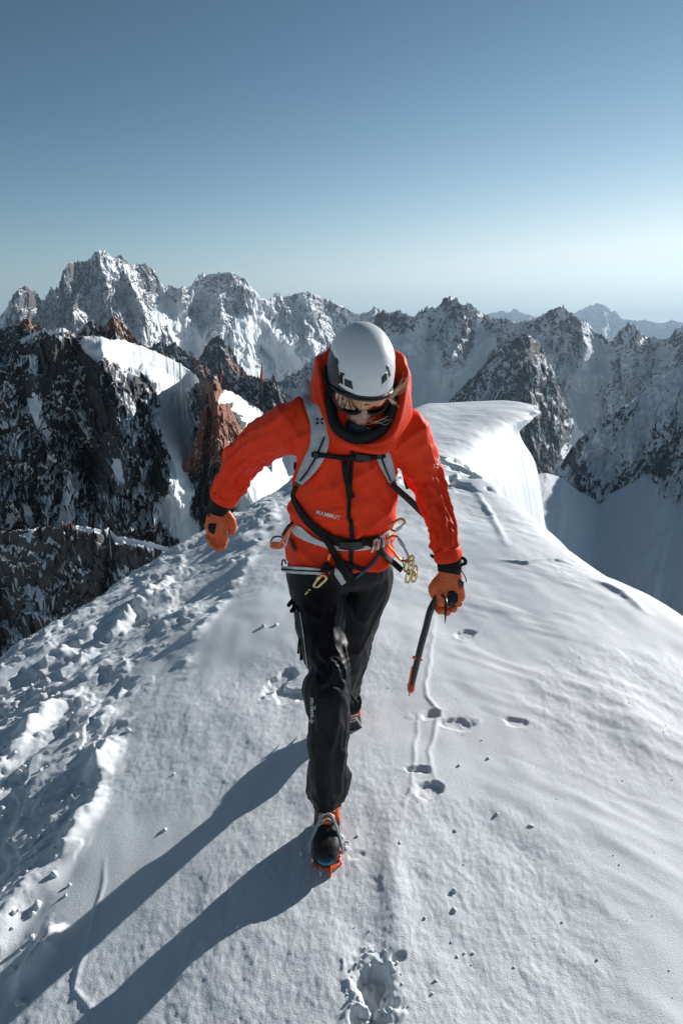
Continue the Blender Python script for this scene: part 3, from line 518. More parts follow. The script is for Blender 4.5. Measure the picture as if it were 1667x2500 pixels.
def folds(s, th, k, seed, slant=0.6, sharp=1.6):
    x = s * k + slant * np.cos(th + seed) + 0.5 * pn(s * k * 0.4, np.cos(th) * 1.1 + 3, 0, seed); y = 0.85 * np.cos(th) + 0.85 * np.sin(th) * 0.8
    r = soft(pn(x, y, 0, seed), .06); return np.clip(r, 0, 1) ** (sharp * 2)
if 'person' not in SKIP:
    person = link(bpy.data.objects.new('person', None)); person.location = (-0.02, 2.2, 0)
    tag(person, 'climber in red jacket, black trousers and white helmet striding along the snow ridge', 'person')
    def kid(o, parent=person):
        o.parent = parent; o.matrix_parent_inverse = Matrix.Translation(-Vector(person.location)) if parent is person else Matrix.Identity(4); return o
    bpy.context.view_layer.update()
    # ---- limb lines, read off as (x, y, distance, visible width, depth)
    TORSO = [(779, 1288, 2.32, 243, .265), (779, 1265, 2.32, 246, .27), (780, 1235, 2.31, 236, .255), (786, 1205, 2.29, 229, .245), (790, 1160, 2.27, 238, .265), (791, 1100, 2.24, 228, .27), (797, 1050, 2.22, 232, .27), (802, 1000, 2.20, 262, .25), (808, 962, 2.19, 262, .21), (812, 938, 2.18, 210, .18), (814, 915, 2.18, 130, .15)]
    ARM_R = [(720, 985, 2.20, 118, .15), (672, 985, 2.22, 122, .15), (630, 1000, 2.27, 106, .145), (592, 1023, 2.34, 100, .14), (562, 1052, 2.41, 92, .14), (542, 1085, 2.46, 86, .135), (524, 1120, 2.51, 76, .125), (515, 1141, 2.53, 66, .115)]
    ARM_L = [(890, 985, 2.19, 118, .15), (925, 1000, 2.19, 116, .155), (952, 1040, 2.21, 104, .15), (975, 1090, 2.23, 90, .14), (996, 1145, 2.20, 79, .13), (1013, 1200, 2.16, 68, .125), (1023, 1250, 2.11, 72, .12), (1029, 1280, 2.09, 63, .105)]
    LEG_R = [(722, 1300, 2.31, 134, .20), (730, 1350, 2.28, 134, .19), (733, 1382, 2.25, 124, .185), (737, 1432, 2.19, 114, .175), (743, 1466, 2.15, 107, .17), (750, 1500, 2.11, 108, .165), (762, 1533, 2.07, 90, .15), (757, 1558, 2.05, 98, .16), (750, 1584, 2.03, 113, .165), (751, 1609, 2.01, 107, .155), (757, 1652, 2.00, 95, .145), (752, 1704, 1.985, 96, .145), (754, 1752, 1.975, 87, .14), (754, 1786, 1.995, 102, .15), (752, 1808, 2.01, 97, .15), (753, 1826, 2.02, 90, .15)]
    LEG_L = [(843, 1300, 2.35, 118, .20), (842, 1340, 2.36, 120, .19), (824, 1400, 2.37, 112, .18), (812, 1450, 2.39, 98, .17), (806, 1500, 2.42, 90, .16), (799, 1540, 2.48, 76, .15), (797, 1568, 2.55, 66, .14), (795, 1592, 2.62, 58, .13)]
    PELVIS = [(780, 1230, 2.31, 200, .20), (779, 1262, 2.32, 222, .225), (779, 1292, 2.33, 236, .235), (780, 1322, 2.33, 230, .225), (782, 1345, 2.33, 190, .17)]
    tl, tp = limb(TORSO, 90, 48, 2.3, ref=(0, 1, 0)); rl, rp = limb(ARM_R, 70); ll, lp = limb(ARM_L, 70)
    gl, gp = limb(LEG_R, 90, 36, ref=(0, 1, 0)); hl, hp = limb(LEG_L, 70, 36, ref=(0, 1, 0)); pl_, pp = limb(PELVIS, 30, 40, 2.2, ref=(0, 1, 0))
    # ---- head frame
    yaw, pit, rol = R(11), R(29), R(-3)
    fwd = Vector((math.sin(yaw) * math.cos(pit), -math.cos(yaw) * math.cos(pit), -math.sin(pit))); side = Vector((0, 0, 1)).cross(fwd).normalized() * -1
    upv = side.cross(fwd).normalized(); 
    if upv.z < 0: upv = -upv
    side = fwd.cross(upv).normalized(); HCEN = P(823, 878, 2.11)
    HM = Matrix.Translation(HCEN) @ Matrix((side, fwd, upv)).transposed().to_4x4()
    HM = HM @ Matrix.Rotation(rol, 4, 'Y')
    H = lambda x, y, z: HM @ Vector((x, y, z))
    # ---- hands
    def hand(wrist, fw, back, thumb, curl, s=1.0, fat=0.0, tcurl=0.5):
        fw = Vector(fw).normalized(); back = Vector(back); back = (back - fw * back.dot(fw)).normalized(); th = fw.cross(back); th = th if th.dot(Vector(thumb)) > 0 else -th
        W = Vector(wrist); parts = []
        q = lambda a, b, c: W + (fw * a + th * b + back * c) * s
        C = np.array([tuple(q(a, b, 0)) for a, b in ((-.03, 0), (0, 0), (.03, .002), (.06, .002), (.088, 0), (.100, 0))]); wd = np.array([.027, .030, .037, .042, .042, .036]) * s + fat; tk = np.array([.021, .019, .018, .017, .014, .010]) * s + fat
        parts.append(loft(C, np.array([tuple(th)]) * wd[:, None], np.array([tuple(back)]) * tk[:, None], 24, 2.6))
        for i, (off, ln, r0, st) in enumerate(((.031, .070, .0095, .094), (.011, .078, .0098, .099), (-.011, .072, .0092, .096), (-.030, .056, .0082, .088))):
            p = q(st - .02, off, 0); d = fw.copy(); pts = [p]; p = q(st, off * 1.03, .001); pts.append(p)
            for j, fr in enumerate((.45, .30, .25)):
                ang = curl[i] * (0.9, 1.0, 0.75)[j]; d = (Matrix.Rotation(ang, 3, fw.cross(back)) @ d); 
                if j == 0 and d.dot(back) > 0 and curl[i] > 0: d = d - 2 * back * d.dot(back)
                ax = d.cross(back)
                pts.append(pts[-1] + d * ln * fr * s)
            parts.append(chain(pts, [(r0 * s + fat)] * 2 + [(r0 * .98) * s + fat, (r0 * .92) * s + fat, (r0 * .80) * s + fat], 26, 14))
        b0 = q(.018, .024, -.004); t1 = q(.045, .050, -.012); t2 = q(.072, .058 - .012 * tcurl, -.020 - .010 * tcurl); t3 = q(.096, .056 - .024 * tcurl, -.030 - .016 * tcurl)
        parts.append(chain([b0, t1, t2, t3], [.014 * s + fat, .0125 * s + fat, .011 * s + fat, .0095 * s + fat], 24, 14))
        return parts, q
    # rotation axis sign: fingers must curl away from the back of the hand
    WR, WL = P(503, 1164, 2.545), P(1032, 1312, 2.075)
    HR = dict(wrist=WR, fw=(-.16, -.06, -1), back=(-.22, -1, .05), thumb=(1, 0, 0), curl=(.62, .68, .72, .76), tcurl=.2)
    HL = dict(wrist=WL, fw=(.08, -.12, -1), back=(.30, -1, .10), thumb=(-1, 0, 0), curl=(1.50, 1.52, 1.55, 1.58), tcurl=1.4)
    # ---- body: one continuous surface, head to feet
    sk = []
    sk += [ell((0, -.012, .052), (.072, .092, .085), HM), ell((0, .030, -.030), (.054, .060, .075), HM), ell((0, .062, -.085), (.030, .030, .026), HM), ell((0, .066, .028), (.056, .030, .030), HM)]
    sk += [chain([H(0, .092, .012), H(0, .107, -.012), H(0, .121, -.036), H(0, .113, -.043)], [.008, .0085, .0095, .007], 14, 14), ell((.010, .107, -.040), (.008, .010, .007), HM), ell((-.010, .107, -.040), (.008, .010, .007), HM), ell((0, .082, -.055), (.034, .024, .034), HM)]
    sk += [ell((.036, .074, -.036), (.024, .026, .024), HM), ell((-.036, .074, -.036), (.024, .026, .024), HM), ell((0, .106, -.064), (.020, .008, .0050), HM), ell((0, .104, -.074), (.018, .009, .0060), HM), ell((0, .088, -.096), (.022, .018, .018), HM)]
    sk += [ell((.074, -.002, .0), (.008, .018, .030), HM), ell((-.074, -.002, .0), (.008, .018, .030), HM)]
    sk += [chain([P(812, 985, 2.20), H(0, -.01, -.05)], [.062, .055], 10, 24)]
    for S0, k in ((TORSO[:-1], .80), (ARM_R, .62), (ARM_L, .62), (PELVIS, .86)): sk.append(limb(S0, 40, 28, 2.1, k)[0])
    sk.append(limb(LEG_R[:-3], 60, 28, 2.1, .68)[0]); sk.append(limb(LEG_L[:-1], 60, 28, 2.1, .66)[0])
    sk.append(chain([P(515, 1135, 2.53), WR], [.034, .028])); sk.append(chain([P(1029, 1275, 2.09), WL], [.034, .028]))
    sk += hand(**HR, s=1.0, fat=-.001)[0] + hand(**HL, s=1.0, fat=-.001)[0]
    FT = dict(R=(P(752, 1838, 2.055), Vector((-.02, -1, -.10)).normalized()), L=(P(803, 1612, 2.70), Vector((.10, -.50, -.86)).normalized()))
    for k, (an, fd) in FT.items():
        up0 = Vector((0, 0, 1)); 
        sk.append(chain([P(754, 1752, 1.995) if k == 'R' else P(798, 1560, 2.56), an, an + fd * .06 + (Vector((0, 0, -.035)) if k == 'R' else Vector((0, .03, -.01))), an + fd * .12 + (Vector((0, 0, -.055)) if k == 'R' else Vector((0, .045, -.02)))], [.040, .030, .024, .018], 20, 18))
    V, Fc = fuse(sk, .0032, 3)
    kid(mesh_np('body', V, Fc, M['skin']))
    # ---- jacket
    V, Fc = fuse([tl, rl, ll], .0042, 10)
    n = vnormals(V, Fc); disp = np.zeros(len(V))
    sR, tR, dR, LR = along(V, rp); sL, tL, dL, LL = along(V, lp); sT, tT, dT, LT = along(V, tp)
    arm_r = sm(.05, .16, sR) * (dR < dT) * sm(-.10, -.16, V[:, 0]); arm_l = sm(.04, .13, sL) * (dL < dT * 1.1) * sm(.13, .20, V[:, 0] + 0.02)
    for wgt, s, t, L, sd in ((arm_r, sR, tR, LR, 3), (arm_l, sL, tL, LL, 8)):
        f = folds(s, t, 9, sd, 1.3, 1.0) * 0.0120 + folds(s, t, 17, sd + 2, 1.0, 1.3) * 0.0050 + folds(s, t, 5, sd + 4, 1.8, 0.8) * 0.010 - 0.012
        f = f * (0.55 + 0.75 * sm(.25, .55, s / L)) * (1.2 if sd == 3 else 1.0); disp += wgt * f
        disp += -0.010 * wgt * np.exp(-((s - L + .010) / .010) ** 2)
    rest = 1 - np.maximum(arm_r, arm_l)
    x, z = V[:, 0], V[:, 2]
    u1 = x * .80 + z * .60; u2 = -x * .60 + z * .80; q1 = -x * .55 + z * .83; q2 = x * .83 + z * .55
    ft = (1 - 2 * np.abs(pn(u1 * 8 + .3, u2 * 3.2, 0, 15))).clip(0, 1) ** 2 * .0120 + (1 - 2 * np.abs(pn(q2 * 4.0, q1 * 11, 0, 18))).clip(0, 1) ** 2.2 * .0130 + (1 - 2 * np.abs(pn(u1 * 22, u2 * 8, 0, 19))).clip(0, 1) ** 2 * .0030
    zw = P(780, 1238, 2.2).z
    gather = np.exp(-((z - zw) / .05) ** 2); ft = ft + gather * (.007 * (1 - 2 * np.abs(pn(x * 24, z * 6, 0, 23))).clip(0, 1) ** 1.5 - .006)
    ft = ft + .004 * sm(zw - .02, zw - .05, z) * np.sin(tT * 9 + 2 * pn(tT * 2, z * 9, 0, 25))
    disp += rest * (ft - .003)
    V = relax(V + n * disp[:, None], Fc, 3); jacketV, jacketF = V, Fc
    jacket = kid(mesh_np('jacket', V, Fc, M['red']))
    # ---- trousers
    V, Fc = fuse([gl, hl, pl_], .0042, 8); n = vnormals(V, Fc); sR, tR, dR, LR = along(V, gp); sL, tL, dL, LL = along(V, hp)
    disp = np.zeros(len(V))
    for wgt, s, t, L, sd in ((dR <= dL, sR, tR, LR, 31), (dL < dR, sL, tL, LL, 37)):
        disp += wgt * (folds(s, t, 6, sd, 1.3, 1.0) * .009 + folds(s, t, 12, sd + 3, 1.0, 1.4) * .006 + folds(s, t, 3, sd + 5, 1.8, .7) * .008 - .009) * (.35 + .65 * sm(.1, .3, s / L))
    V = relax(V + n * disp[:, None], Fc, 4); trouV, trouF = V, Fc
    trousers = kid(mesh_np('trousers', V, Fc, M['black']))
    BV = BVHTree.FromPolygons([tuple(v) for v in np.vstack([jacketV, trouV]).tolist()], np.vstack([np.asarray(jacketF), np.asarray(trouF) + len(jacketV)]).tolist())
    def shot(dx, dy, bvh=None):
        rx, ry, rz = ray(dx, dy); d = Vector((rx, ry, rz)); L = d.length; h = (bvh or BV).ray_cast(CAMP, d / L, 6)
        return None if h[0] is None else h[3] / L
    def strap(name, pts, mat, parent=None, off=.004, thick=.003, depth=None, n=None, bvh=None, soft=4, bulge=.0015):
        a = np.array([(p[0], p[1], p[2]) for p in pts], float); L = np.hypot(*np.diff(a[:, :2], axis=0).T).sum(); n = n or max(6, int(L / 3)); r = crom(a, n)
        T = nrm(np.gradient(r[:, :2], axis=0)); Nn = np.stack([-T[:, 1], T[:, 0]], 1); k = np.array([-1, -.5, 0, .5, 1]); tt = np.full((n, 5), np.nan)
        dd = np.interp(np.linspace(0, 1, n), np.linspace(0, 1, len(depth)), depth) if depth else None
        for i in range(n):
            for j in range(5):
                X_, Y_ = r[i, :2] + Nn[i] * k[j] * r[i, 2] / 2
                if depth is not None: tt[i, j] = dd[i] / ray(X_, Y_)[1]; continue
                h = shot(X_, Y_, bvh); 
                if h is not None: tt[i, j] = h
        if np.isnan(tt).any():
            m = np.nanmedian(tt); g = tt[:, 2].copy(); ok = ~np.isnan(g)
            g = np.interp(np.arange(n), np.arange(n)[ok], g[ok]) if ok.any() else np.full(n, m)
            for j in range(5): tt[:, j] = np.where(np.isnan(tt[:, j]), g, tt[:, j])
        if depth is None:
            for j in range(5):
                c = tt[:, j]; lo = np.array([c[max(0, i - 2):i + 3].min() for i in range(n)])
                for _ in range(soft): lo[1:-1] = (lo[:-2] + 2 * lo[1:-1] + lo[2:]) / 4
                tt[:, j] = lo
        top, bot = [], []
        for i in range(n):
            for j in range(5):
                X_, Y_ = r[i, :2] + Nn[i] * k[j] * r[i, 2] / 2; rr = Vector(ray(X_, Y_)); b = bulge * (1 - k[j] ** 2)
                top.append(CAMP + rr * (tt[i, j] - off - thick - b)); bot.append(CAMP + rr * (tt[i, j] - off + .006 * (depth is None)))
        V = np.array([tuple(v) for v in top + bot]); Fg = grid_faces(n, 5); m = n * 5
        Fc = [tuple(q) for q in Fg] + [tuple(q[::-1] + m) for q in Fg]
        for i in range(n - 1):
            Fc.append((i * 5, (i + 1) * 5, (i + 1) * 5 + m, i * 5 + m)); Fc.append((i * 5 + 4, i * 5 + 4 + m, (i + 1) * 5 + 4 + m, (i + 1) * 5 + 4))
        for j in range(4): Fc.append((j, j + m, j + 1 + m, j + 1)); e = (n - 1) * 5; Fc.append((e + j, e + j + 1, e + j + 1 + m, e + j + m))
        o = pymesh(name, (V, Fc), mat); 
        if parent is not None: hang(o, parent)
        return o
    def hang(o, parent):               # parent keeps its world place
        o.parent = parent; bpy.context.view_layer.update(); o.matrix_parent_inverse = parent.matrix_world.inverted(); return o
    def part(name, pr, mat, parent, solid=0.0): return hang(pymesh(name, pr, mat, None, True, solid), parent)
    def empty(name, loc, label, cat, group=None):
        o = link(bpy.data.objects.new(name, None)); o.location = loc; return tag(o, label, cat, group)
    def patch(name, poly, mat, parent, off=.0015, bvh=None, dens=5):   # a flat mark lying on cloth
        c = np.mean(poly, 0); rings = 4; V, Fc = [], []; pts = []
        for a, b in zip(poly, poly[1:] + poly[:1]):
            for t in np.linspace(0, 1, dens, endpoint=False): pts.append((a[0] + (b[0] - a[0]) * t, a[1] + (b[1] - a[1]) * t))
        m = len(pts); lt = shot(*c, bvh) or 2.1
        for k in range(rings + 1):
            for q in pts:
                X_, Y_ = c[0] + (q[0] - c[0]) * k / rings, c[1] + (q[1] - c[1]) * k / rings; h = shot(X_, Y_, bvh); h = h if h and abs(h - lt) < .08 else lt
                V.append(tuple(CAMP + Vector(ray(X_, Y_)) * (h - off)))
        for k in range(rings):
            for i in range(m): Fc.append((k * m + i, k * m + (i + 1) % m, (k + 1) * m + (i + 1) % m, (k + 1) * m + i))
        return part(name, (np.array(V), Fc), mat, parent, .0012)
    def lettering(name, txt, x, y, size, ang, mat, parent, off=.0018, bvh=None):
        cu = bpy.data.curves.new('t', 'FONT'); cu.body = txt; cu.size = size; cu.offset = size * .028; cu.space_character = 1.08; o = bpy.data.objects.new('t', cu); COL.objects.link(o); bpy.context.view_layer.update()
        me = bpy.data.meshes.new_from_object(o.evaluated_get(bpy.context.evaluated_depsgraph_get())); bpy.data.objects.remove(o)
        ca, sa = math.cos(ang), math.sin(ang); base = shot(x, y, bvh)
        for v in me.vertices:
            X_ = x + v.co.x * ca + v.co.y * sa; Y_ = y + v.co.x * sa - v.co.y * ca; h = shot(X_, Y_, bvh); h = h if h and abs(h - base) < .07 else base
            v.co = CAMP + Vector(ray(X_, Y_)) * (h - off)
        me.materials.append(mat); o = bpy.data.objects.new(name, me); link(o); return hang(o, parent)
    # ---- jacket details
    strap('front_zip', [(810, 1006, 9), (808, 1050, 9), (805, 1100, 9), (802, 1150, 9), (801, 1188, 9), (806, 1200, 10), (808, 1235, 10), (806, 1290, 9), (806, 1318, 8)], M['web'], jacket, off=.002, thick=.002)
    lettering('chest_lettering', 'MAMMUT', 725, 1179.5, 12.5, R(15), M['print_'], jacket)
    def cross(x, y, r, mat, parent, bvh=None, rot=0):
        V = []
        for a in (40, 140, 220, 320):
            a = R(a + rot); d = (math.cos(a), math.sin(a)); e = (-d[1], d[0])
            poly = [(x + d[0] * r * .25, y + d[1] * r * .25), (x + d[0] * r * .62 + e[0] * r * .22, y + d[1] * r * .62 + e[1] * r * .22), (x + d[0] * r, y + d[1] * r), (x + d[0] * r * .62 - e[0] * r * .22, y + d[1] * r * .62 - e[1] * r * .22)]
            V.append(poly)
        pr = []
        for poly in V:
            lt = shot(x, y, bvh) or 2.1; vv = []
            for (X_, Y_) in poly: h = shot(X_, Y_, bvh); h = h if h and abs(h - lt) < .05 else lt; vv.append(tuple(CAMP + Vector(ray(X_, Y_)) * (h - .003)))
            pr.append((np.array(vv), [(0, 1, 2, 3)]))
        return part('cross_emblem', join(pr), mat, parent, .001)
    cross(1000, 1070, 8, M['print_'], jacket)
    patch('sleeve_mark', [(1003, 1058), (1007, 1048), (1011, 1056), (1008, 1066)], M['print_'], jacket)
    # cuffs
    part('sleeve_hem', limb([(1024, 1262, 2.105, 60, .10), (1027, 1270, 2.10, 66, .115), (1029, 1282, 2.09, 65, .112), (1030, 1287, 2.088, 58, .10)], 24)[0], M['red'], jacket)
    part('sleeve_hem', limb([(521, 1122, 2.52, 62, .11), (519, 1129, 2.525, 69, .122), (514, 1143, 2.53, 67, .118), (511, 1149, 2.532, 60, .10)], 24)[0], M['red'], jacket)
    part('cuff', limb([(517, 1132, 2.53, 54, .10), (509, 1152, 2.54, 52, .10), (502, 1168, 2.545, 49, .085), (499, 1178, 2.545, 48, .08)], 24)[0], M['web'], jacket)
    part('cuff', limb([(1030, 1272, 2.09, 54, .09), (1031, 1288, 2.085, 56, .09), (1032, 1304, 2.08, 56, .088), (1030, 1316, 2.075, 52, .08)], 24)[0], M['web'], jacket)
    part('cuff_tab', chain([P(1055, 1280, 2.07), P(1066, 1284, 2.06), P(1068, 1293, 2.06), P(1060, 1297, 2.06)], [.005, .006, .006, .005]), M['web'], jacket)
    part('cuff_tab', chain([P(1002, 1280, 2.10), P(994, 1278, 2.10), P(990, 1275, 2.10)], [.005, .006, .005]), M['web'], jacket)
    # ---- hood and collar
    def ring(pts, n=64):
        a = [tuple(P(*q)) for q in pts]; a = a[-2:] + a + a[:3]; m = len(a); r = crom(a, (m - 1) * 16 + 1); return r[32:32 + (m - 5) * 16]
    Rg = [ring(q) for q in (
        [(812, 1028, 2.10), (885, 1040, 2.10), (918, 1000, 2.19), (905, 940, 2.28), (815, 930, 2.32), (735, 935, 2.28), (718, 985, 2.18), (752, 1032, 2.10)],
        [(812, 1029, 2.050), (895, 1036, 2.06), (934, 965, 2.18), (918, 900, 2.29), (815, 890, 2.34), (730, 905, 2.29), (717, 950, 2.18), (750, 1008, 2.08)],
        [(812, 1025, 2.030), (907, 1022, 2.045), (940, 915, 2.18), (925, 850, 2.30), (815, 845, 2.36), (726, 865, 2.30), (720, 905, 2.19), (750, 985, 2.06)],
        [(812, 1021, 2.030), (903, 1000, 2.045), (934, 870, 2.17), (913, 810, 2.29), (815, 785, 2.34), (737, 815, 2.28), (726, 860, 2.18), (755, 970, 2.06)],
        [(813, 1017, 2.042), (888, 990, 2.065), (920, 880, 2.16), (900, 816, 2.26), (815, 800, 2.30), (747, 825, 2.25), (742, 872, 2.16), (763, 972, 2.075)],
        [(814, 1016, 2.070), (876, 992, 2.10), (905, 920, 2.16), (890, 880, 2.23), (815, 870, 2.26), (755, 880, 2.23), (752, 915, 2.16), (772, 985, 2.10)])]
    for _r in Rg:
        for _ in range(14): _r[:] = (np.roll(_r, 1, 0) + 2 * _r + np.roll(_r, -1, 0)) / 4
    HV = np.stack(Rg); nR, nC = HV.shape[:2]; HV = np.stack([crom(HV[:, j], 30) for j in range(nC)], 1)
    th = np.linspace(0, 2 * math.pi, nC, endpoint=False)[None]; rw = np.linspace(0, 1, 30)[:, None]
    nn = grid_normals(HV[..., 0], HV[..., 1], HV[..., 2]); cen = HV.mean((0, 1)); out = nrm(HV - cen)
    HV = HV + out * ((.007 * (1 - 2 * np.abs(pn(rw * 3 + 1.2 * np.sin(th), 2.2 * np.cos(th) + 2 * np.sin(th * .5), 0, 61))) + .010 * pn(rw * 3, 2.4 * np.cos(th) + 5, 0, 62) * (1 + 0 * th)) * np.sin(rw * math.pi))[..., None]
    ho_ = part('hood', (HV.reshape(-1, 3), [tuple(q) for q in grid_faces(30, nC, True)]), M['red'], jacket, .006)
    sv = ho_.modifiers.new('smooth', 'SUBSURF'); sv.levels = 1; sv.render_levels = 1
    cr_ = ring([(816, 1012, 2.045), (874, 990, 2.065), (903, 925, 2.13), (885, 880, 2.22), (815, 870, 2.26), (760, 880, 2.22), (757, 915, 2.13), (770, 982, 2.06)])
    cc = np.vstack([cr_, cr_[:1]]); T = nrm(np.gradient(cc, axis=0)); o_ = nrm(cc - cc.mean(0)); o_ = nrm(o_ - T * (o_ * T).sum(1, keepdims=True)); b_ = np.cross(T, o_)
    part('collar_lining', loft(cc, o_ * .018, b_ * .033, 20, caps=False), M['web'], jacket)
    # ---- scarf at the neck
    gt = limb([(820, 1004, 2.12, 96, .12), (824, 994, 2.105, 88, .11), (828, 984, 2.095, 78, .10), (831, 976, 2.095, 68, .09)], 24, 40, ref=(0, 1, 0))[0]
    sm_, sn_, sb_ = newmat('striped_scarf'); vv = coords(sn_, (9, 5, 16)); wv = noise(sn_, vv, 1.0, 1)
    sn_.links.new(ramp(sn_, wv, [(0.0, (.02, .04, .07)), (.53, (.45, .45, .45)), (.56, (.60, .04, .02)), (.64, (.02, .04, .07))], 'CONSTANT'), sb_.inputs['Base Color']); sb_.inputs['Roughness'].default_value = .8
    kid(pymesh('scarf', gt, sm_))
    # ---- helmet
    def shell(rx, ry, rz, cx_, cy_, cz_, low, nth=72, nph=40, cut=None):   # dome down to a brim that dips at the sides and back
        th = np.linspace(0, 2 * math.pi, nth, endpoint=False)[None]; u = np.linspace(0, 1, nph)[:, None]; ph = u * low(th)
        X = rx * np.sin(ph) * np.sin(th); Yl = ry * np.sin(ph) * np.cos(th); Zl = rz * np.cos(ph) + 0 * th
        return X + cx_, Yl + cy_, Zl + cz_
    low = lambda th: R(101) - R(9) * np.cos(th) + R(7) * np.sin(th) ** 2
    X, Y_, Z = shell(.099, .138, .132, 0, -.004, .044, low)
    helmet = kid(pymesh('helmet', (np.array([tuple(H(*p)) for p in np.stack([X, Y_, Z], -1).reshape(-1, 3)]), [tuple(q) for q in grid_faces(40, 72, True)]), M['foam'], None))
    md = helmet.modifiers.new('t', 'SOLIDIFY'); md.thickness = .014; md.offset = -1
    # white cap over it: its sides stop short of the black flanks
    th = np.linspace(-1, 1, 121)[None]; u = np.linspace(0, 1, 90)[:, None]      # across and front-to-back
    fa = R(-92) + u * R(187)          # arc from the front brim over the crown to the back
    hw = .80 + .12 * sm(.02, .50, u) - .12 * sm(.6, 1, u) - .03 * sm(.22, .26, u) * sm(.36, .30, u)
    xx = th * hw; kk = np.sqrt(1 - xx ** 2)
    X = .102 * xx; Y_ = -.004 + .1415 * kk * -np.sin(fa); Z = .044 + .1355 * kk * np.cos(fa)
    rim = sm(.93, 1, np.abs(th)) + sm(.035, 0, u) + 0 * xx
    cv = np.stack([X, Y_, Z], -1); c0 = np.array([0, -.004, .044]); cv = c0 + (cv - c0) * (1 - .025 * np.clip(rim, 0, 1))[..., None]
    seam = 1 - .006 * np.exp(-((np.abs(th) - .62 + .2 * u) / .015) ** 2) * 0
    shell_o = part('helmet_shell', (np.array([tuple(H(*p)) for p in cv.reshape(-1, 3)]), [tuple(q) for q in grid_faces(90, 121)]), M['helmet'], helmet, .003)
    capV = np.array([tuple(H(*p)) for p in cv.reshape(-1, 3)]).tolist(); HB = BVHTree.FromPolygons(capV, grid_faces(90, 121).tolist())
    z1 = lambda a, b: ((660 + a / 3.015) / K, (740 + b / 3.015) / K)
    for pl2 in ([(512, 505), (548, 520), (532, 545), (535, 600), (505, 590)], [(545, 555), (598, 575), (608, 635), (545, 605)], [(850, 460), (866, 455), (884, 530), (872, 545), (860, 492), (851, 490)], [(818, 545), (855, 508), (858, 560), (818, 600)]):
        patch('vent', [z1(*q) for q in pl2], M['foam'], helmet, off=.0022, bvh=HB)
    # brim line under the shell
    bt = np.linspace(R(-68), R(68), 40); part('brim', chain([H(.099 * math.sin(t) * 1.0, -.004 + .138 * math.cos(t), .044 + .132 * math.cos(float(low(t))) - .001) for t in bt], [.0042] * 40, 80, 10), M['foam'], helmet)
    for s_ in (-1, 1): part('chin_strap', chain([H(s_ * .088, .01, .0), H(s_ * .072, .03, -.05), H(s_ * .040, .055, -.100), H(0, .065, -.112)], [.006, .005, .005, .005], 24, 8, .35), M['web'], helmet)
    # ---- goggles
    ga = np.linspace(R(-72), R(72), 61)[None]; gv = np.linspace(-1, 1, 21)[:, None]
    nose = .020 * np.exp(-(ga / R(13)) ** 2) * (gv < 0) * np.abs(gv)
    X = .088 * np.sin(ga) + 0 * gv; Yg = .026 + .088 * np.cos(ga) ** .8 * np.sqrt(1 - (gv * .30) ** 2); Zg = -.008 + gv * (.033 - .006 * np.sin(ga) ** 2 - .010 * sm(R(45), R(72), np.abs(ga))) + nose
    tl_ = R(13); Yt, Zt = Yg - .09, Zg + .005; Yg, Zg = .097 + Yt * math.cos(tl_) + Zt * math.sin(tl_), -.006 - Yt * math.sin(tl_) + Zt * math.cos(tl_)
    goggles = kid(pymesh('goggles', (np.array([tuple(H(*p)) for p in np.stack([X, Yg, Zg], -1).reshape(-1, 3)]), [tuple(q) for q in grid_faces(21, 61)]), M['lens'], None))
    md = goggles.modifiers.new('t', 'SOLIDIFY'); md.thickness = .003; md.offset = 0
    ed = lambda k, e: [H(X[0, i] * 1.01, Yg[k, i] + .001, Zg[k, i] + e) for i in range(0, 61, 3)]
    hang(pymesh('frame', join([chain(ed(0, -.001), [.0034] * 21, 60, 8), chain(ed(20, .003), [.0050] * 21, 60, 8), *[chain([H(X[0, i], Yg[k, i] + .001, Zg[k, i]) for k in range(0, 21, 4)], [.004] * 6, 20, 8) for i in (0, 60)]]), M['foam']), goggles)
    part('nose_bridge', ell((0, .1215, .006), (.010, .004, .004), HM), M['foam'], goggles)
    for s_ in (-1, 1): part('goggle_strap', chain([H(s_ * .082, .045, -.006), H(s_ * .090, .0, .002), H(s_ * .085, -.05, .02)], [.016, .016, .016], 14, 14, .2), M['web'], goggles)
    kid(pymesh('balaclava', ell((0, -.034, -.045), (.083, .092, .105), HM, 30), M['web']))
    # ---- hair
    rng = random.Random(9); hp_ = []
    def strand(pts, r=.0007, jit=.006):
        o_f = Vector([rng.uniform(-1, 1) for _ in range(3)]); w_f = rng.uniform(0, 6)
        q = [Vector(p) + o_f * jit * 2.4 * (.25 + i / len(pts)) + Vector((0, 0, .0016)) * math.sin(w_f + i * 1.9) for i, p in enumerate(pts)]; hp_.append(chain(q, [r * .62] * (len(q) - 1) + [r * .3], 18, 5))
    z1p = lambda a, b, Y: P(*z1(a, b), Y)
    for i in range(26): strand([z1p(868, 700, 2.07), z1p(900 + rng.uniform(-15, 15), 672 + rng.uniform(-14, 14), 2.05), z1p(945, 635 + rng.uniform(-18, 18), 2.04), z1p(990 + rng.uniform(-10, 10), 585 + rng.uniform(-25, 25), 2.04), z1p(1040 + rng.uniform(-40, 60), 545 + rng.uniform(-40, 30), 2.04)][:rng.choice([3, 4, 4, 5, 5])], .0006, .004)
    for i in range(14): strand([z1p(860, 690, 2.07), z1p(885 + rng.uniform(-10, 20), 715 + rng.uniform(-12, 12), 2.05), z1p(905 + rng.uniform(-20, 30), 745 + rng.uniform(-14, 18), 2.05)], .0007, .004)
    n_side = len(hp_)
    for i in range(5): strand([z1p(745 + rng.uniform(-12, 12), 880, 2.03), z1p(790, 880 + rng.uniform(-14, 8), 2.015), z1p(840, 868 + rng.uniform(-16, 14), 2.01), z1p(880 + rng.uniform(-20, 20), 855 + rng.uniform(-10, 16), 2.01)], .0006, .003)
